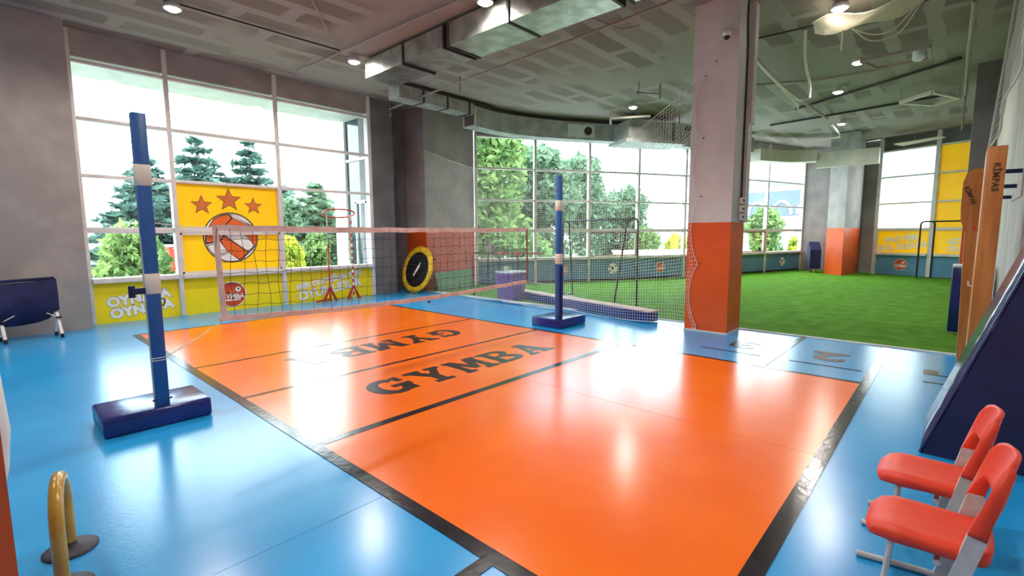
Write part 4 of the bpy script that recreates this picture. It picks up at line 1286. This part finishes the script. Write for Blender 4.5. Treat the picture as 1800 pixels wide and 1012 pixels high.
# porch: soffit and return wall with a white pillar
wall('wall_porch_soffit', MB().box(-3.0, 6.9, 10.96, 12.15, 4.42, 4.62), 'soffit')
pw_ = thing('wall_porch', (0, 0, 0), kind='structure', label='white porch pillar and dark glazed side door outside')
build('pillar', MB().box(6.62, 7.05, 11.95, 12.55, GZ0, 4.62), 'stone_white', pw_)
build('glazing', MB().box(6.68, 6.74, 10.96, 11.95, 0.0, 4.42), 'dark_glass', pw_)
build('plinth', MB().box(6.60, 7.05, 10.96, 11.95, GZ0, 0.72), 'stone_white', pw_)
for (y0, y1) in ((11.02, 11.07), (11.50, 11.56)):
    build('door_frame', MB().box(6.64, 6.68, y0, y1, 0.72, 2.35), 'frame_white', pw_)
build('door_frame', MB().box(6.64, 6.68, 11.02, 11.56, 2.30, 2.38), 'frame_white', pw_)
build('glazing_bar', MB().box(6.64, 6.68, 10.96, 11.95, 3.38, 3.44), 'frame_white', pw_)

def leafmesh(blobs, n, size, flat=0.0, seed=1):
    rnd = random.Random(seed)
    vs, fs = [], []
    tot = sum(b[3] * b[4] * b[5] for b in blobs)
    for (cx, cy, cz, rx, ry, rz_) in blobs:
        k = max(20, int(n * (rx * ry * rz_) / tot))
        for _ in range(k):
            while True:
                p = Vector((rnd.uniform(-1, 1), rnd.uniform(-1, 1), rnd.uniform(-1, 1)))
                if 0.25 < p.length <= 1: break
            c = Vector((cx + p.x * rx, cy + p.y * ry, cz + p.z * rz_))
            a = Vector((rnd.gauss(0, 1), rnd.gauss(0, 1), rnd.gauss(0, 1) * (1 - flat))).normalized()
            b = a.cross(Vector((rnd.gauss(0, 1), rnd.gauss(0, 1), rnd.gauss(0, 1)))).normalized()
            s = size * rnd.uniform(0.6, 1.3)
            o = len(vs)
            vs += [c - a * s, c + b * s * 0.45, c + a * s, c - b * s * 0.45]
            fs.append((o, o + 1, o + 2, o + 3))
    return MB().add(vs, fs)

def broadleaf(name, x, y, h, r, m, label, n=3500, size=0.16, seed=1, base=GZ0, crown_from=0.3):
    rnd = random.Random(seed)
    o = thing(name, (x, y, base), label, 'tree' if 'tree' in name else 'bush')
    blobs = []
    z0 = h * crown_from
    for k in range(11):
        t = rnd.random()
        a = rnd.uniform(0, 2 * pi)
        rr = r * (0.65 - 0.35 * t) * rnd.uniform(0.4, 1.0)
        q = r * rnd.uniform(0.30, 0.5)
        blobs.append((rr * cos(a), rr * sin(a), lerp(z0, h - q, t), q, q, q * 0.8))
    blobs.append((0, 0, (z0 + h) / 2, r * 0.55, r * 0.55, (h - z0) * 0.45))
    build('foliage', leafmesh(blobs, n, size, seed=seed), m, o)
    mb = MB().tube([(0, 0, 0), (0.05, 0.03, z0), (0, 0.05, h * 0.75)], [0.05 * r + 0.04, 0.04 * r + 0.03, 0.02], 7)
    for b in blobs[:7]:
        mb.tube([(0.02, 0.02, z0 * 0.9), (b[0] * 0.5, b[1] * 0.5, (z0 + b[2]) / 2), (b[0], b[1], b[2])], [0.035, 0.025, 0.012], 5)
    build('trunk', mb, 'bark', o)
    return o

def conifer(x, y, h, r, label, seed=1, tiers=15, m='conifer'):
    rnd = random.Random(seed)
    o = thing('conifer_tree', (x, y, GZ0), label, 'tree')
    vs, fs = [], []
    mb = MB().tube([(0, 0, 0), (0, 0, h)], [0.16, 0.02], 7)
    for t in range(tiers):
        f = t / (tiers - 1)
        z = lerp(h * 0.12, h * 0.97, f)
        R = r * (1 - f) ** 0.8 + 0.15
        nb_ = max(5, int(11 * (1 - f) + 4))
        for b in range(nb_):
            a = 2 * pi * b / nb_ + rnd.uniform(-0.3, 0.3)
            L = R * rnd.uniform(0.7, 1.1)
            d = Vector((cos(a), sin(a), 0))
            tip = Vector((0, 0, z)) + d * L + Vector((0, 0, -0.12 * L + rnd.uniform(-0.1, 0.15)))
            mb.tube([(0, 0, z), tip * 0.5 + Vector((0, 0, z)) * 0.5 + Vector((0, 0, 0.08)), tip], [0.03, 0.02, 0.008], 4, cap=False)
            ns = int(14 + 32 * L)
            for k in range(ns):
                u = rnd.uniform(0.15, 1.05)
                c = Vector((0, 0, z)).lerp(tip, u) + Vector((rnd.gauss(0, 0.09), rnd.gauss(0, 0.09), rnd.gauss(0, 0.05)))
                e = (d * rnd.uniform(0.3, 1.0) + Vector((rnd.gauss(0, 0.5), rnd.gauss(0, 0.5), rnd.gauss(0, 0.25)))).normalized()
                s_ = rnd.uniform(0.14, 0.32)
                w = e.cross(Vector((rnd.gauss(0, 1), rnd.gauss(0, 1), rnd.gauss(0, 1)))).normalized() * s_ * 0.35
                q = len(vs)
                vs += [c - e * s_, c + w, c + e * s_, c - w]
                fs.append((q, q + 1, q + 2, q + 3))
    build('needles', MB().add(vs, fs), m, o)
    build('trunk', mb, 'bark', o)
    return o

conifer(4.9, 25.0, 5.6, 3.0, 'dark conifer left of the blue post outside', 3)
conifer(7.2, 26.5, 7.0, 3.4, 'tall dark conifer above the yellow star film', 5)
conifer(9.4, 26.2, 7.1, 2.6, 'pointed conifer behind the middle window bay', 8)
conifer(9.9, 20.4, 4.6, 1.8, 'slim conifer behind the right window bay', 11, m='leaf_dark')
conifer(9.6, 23.0, 4.6, 2.2, 'low conifer seen left in the right window bay', 13)
broadleaf('leafy_bush', 3.2, 18.8, 3.0, 1.5, 'leaf_green', 'light green bush outside the left window bay', 4200, 0.15, 21, crown_from=0.12)
broadleaf('leafy_bush', 5.0, 19.5, 2.2, 0.9, 'leaf_dark', 'dark green bush beside the red wall outside', 1600, 0.13, 23, crown_from=0.1)
broadleaf('leafy_bush', 7.2, 17.0, 2.5, 0.9, 'leaf_yellow', 'yellow green bush low in the right window bay', 2600, 0.12, 25, crown_from=0.1)
broadleaf('leafy_bush', 8.5, 17.8, 2.6, 0.9, 'leaf_green', 'green bush next to the white porch pillar', 2600, 0.12, 27, crown_from=0.1)
broadleaf('leafy_tree', 14.6, 14.6, 8.0, 2.9, 'leaf_green', 'large leafy tree filling the first turf window', 8000, 0.19, 31, crown_from=0.22)
broadleaf('leafy_tree', 18.3, 14.9, 7.0, 2.9, 'leaf_dark', 'leafy tree filling the second turf window', 8000, 0.19, 33, crown_from=0.15)
broadleaf('leafy_tree', 22.8, 15.6, 7.2, 2.5, 'leaf_dark', 'pale tree behind the blue post top', 5600, 0.18, 35, crown_from=0.15)
broadleaf('leafy_tree', 26.6, 15.0, 5.6, 2.6, 'leaf_dark', 'lower tree behind the black goal crossbar', 5200, 0.18, 37, crown_from=0.1)
broadleaf('leafy_bush', 15.5, 13.0, 2.6, 1.6, 'leaf_green', 'green hedge plant below the first turf window', 2600, 0.14, 38, crown_from=0.05)
broadleaf('leafy_bush', 25.2, 12.9, 3.0, 1.5, 'leaf_green', 'green hedge plant behind the black goal', 2600, 0.14, 39, crown_from=0.05)
broadleaf('leafy_bush', 30.0, 13.0, 2.6, 1.4, 'leaf_yellow', 'yellow flowering bush right of the black goal outside', 2400, 0.14, 41, crown_from=0.05)
broadleaf('leafy_tree', 33.5, 12.0, 5.0, 1.1, 'leaf_dark', 'narrow tree beside the tall column outside', 2000, 0.18, 43, crown_from=0.1)
broadleaf('leafy_tree', 33.6, 9.0, 4.4, 1.7, 'leaf_green', 'round green tree before the far blue building', 3000, 0.18, 45, crown_from=0.1)
broadleaf('leafy_bush', 34.0, 7.3, 2.3, 0.8, 'leaf_yellow', 'yellow green shrub before the far cream building', 1400, 0.14, 47, crown_from=0.05)

broadleaf('leafy_tree', 5.6, 27.5, 5.0, 2.6, 'leaf_dark', 'grey green tree behind the conifers in the left bay', 4500, 0.2, 51, crown_from=0.05)
broadleaf('leafy_tree', 8.9, 21.2, 4.3, 1.5, 'leaf_dark', 'pale tree at the left edge of the right bay', 3600, 0.16, 53, crown_from=0.05)
broadleaf('leafy_tree', 11.2, 23.0, 4.4, 1.6, 'leaf_dark', 'pale tree behind the red hoop outside', 3600, 0.17, 55, crown_from=0.05)
kw = thing('garden_kiosk', (5.30, 21.4, GZ0), 'red wall of a small kiosk outside behind the post', 'kiosk')
build('wall', MB().box(-0.7, 0.7, -0.4, 0.4, 0, 2.0), 'kiosk_red', kw)
build('roof', MB().box(-0.75, 0.75, -0.45, 0.45, 2.0, 2.08), 'stone_white', kw)
ks = thing('street_stand', (28.0, 12.4, GZ0), 'narrow yellow stand outside the third turf window', 'stand')
build('panel', MB().box(-0.2, 0.2, -0.15, 0.15, 0, 2.4), 'kiosk_yellow', ks)
build('cap', MB().box(-0.25, 0.25, -0.2, 0.2, 2.4, 2.48), 'stone_white', ks)
lw = thing('garden_wall', (22.5, 11.6, GZ0), 'low cream wall outside behind the black goal', 'wall', rz=radians(-31))
build('wall_body', MB().box(-1.6, 3.2, -0.15, 0.15, 0, 1.5), 'far_cream', lw)
build('coping', MB().box(-1.65, 3.25, -0.2, 0.2, 1.5, 1.58), 'stone_white', lw)

bl = thing('shop_building', (58, 15.0, GZ0), 'far white shop building with blue fascia and arches', 'building', rz=radians(-12))
build('wall', MB().box(0, 10, -9, 9, 0, 7.4), 'far_white', bl)
build('fascia', MB().box(-0.3, 0, -9, 9, 4.2, 6.8), 'far_blue', bl)
for k in range(6):
    cy_ = -6.5 + 2.6 * k
    build('arch', MB().tube([(-0.35, cy_ + 1.0 * cos(radians(t)), 4.3 + 1.4 * sin(radians(t))) for t in range(0, 181, 12)], 0.14, 6), 'far_white', bl)
build('roof_edge', MB().box(-0.6, 10, -9.3, 9.3, 7.4, 8.2), 'far_teal', bl)
for k in range(5):
    build('window', MB().box(-0.08, 0, -7.5 + 3 * k, -5.6 + 3 * k, 0.6, 3.4), 'far_window', bl)
cr = thing('cream_building', (47, 6.6, GZ0), 'far cream low building right of the blue fascia', 'building', rz=radians(-10))
build('wall', MB().box(0, 6, -3.2, 2.6, 0, 6.2), 'far_cream', cr)
build('roof', MB().box(-0.2, 6, -3.4, 2.8, 6.2, 6.5), 'far_white', cr)
for k in range(3):
    build('window', MB().box(-0.06, 0, -2.6 + 1.7 * k, -1.5 + 1.7 * k, 1.2, 2.6), 'far_window', cr)
tw = thing('hotel_building', (80, 3.0, GZ0), 'far pale hotel with rows of windows behind yellow wall', 'building', rz=radians(4))
build('wall', MB().box(0, 12, -10, 8, 0, 15.5), 'far_white', tw)
build('upper_floor', MB().box(1, 12, -10, 4.5, 15.5, 18.5), 'far_white', tw)
build('band', MB().box(-0.4, 0, -10, 8, 5.0, 7.2), 'far_teal', tw)
build('ground_floor', MB().box(-0.5, 0, -10, 8, 0, 4.6), 'far_cream', tw)
for r_ in range(2):
    for k in range(6):
        f = build('window', MB().box(-0.12, 0, -8 + 2.6 * k, -6.4 + 2.6 * k, 9.2 + 2.6 * r_, 10.8 + 2.6 * r_), 'far_window', tw)
for k in range(5):
    build('window', MB().box(0.88, 1.0, -8 + 2.5 * k, -6.6 + 2.5 * k, 16.2, 17.6), 'far_window', tw)
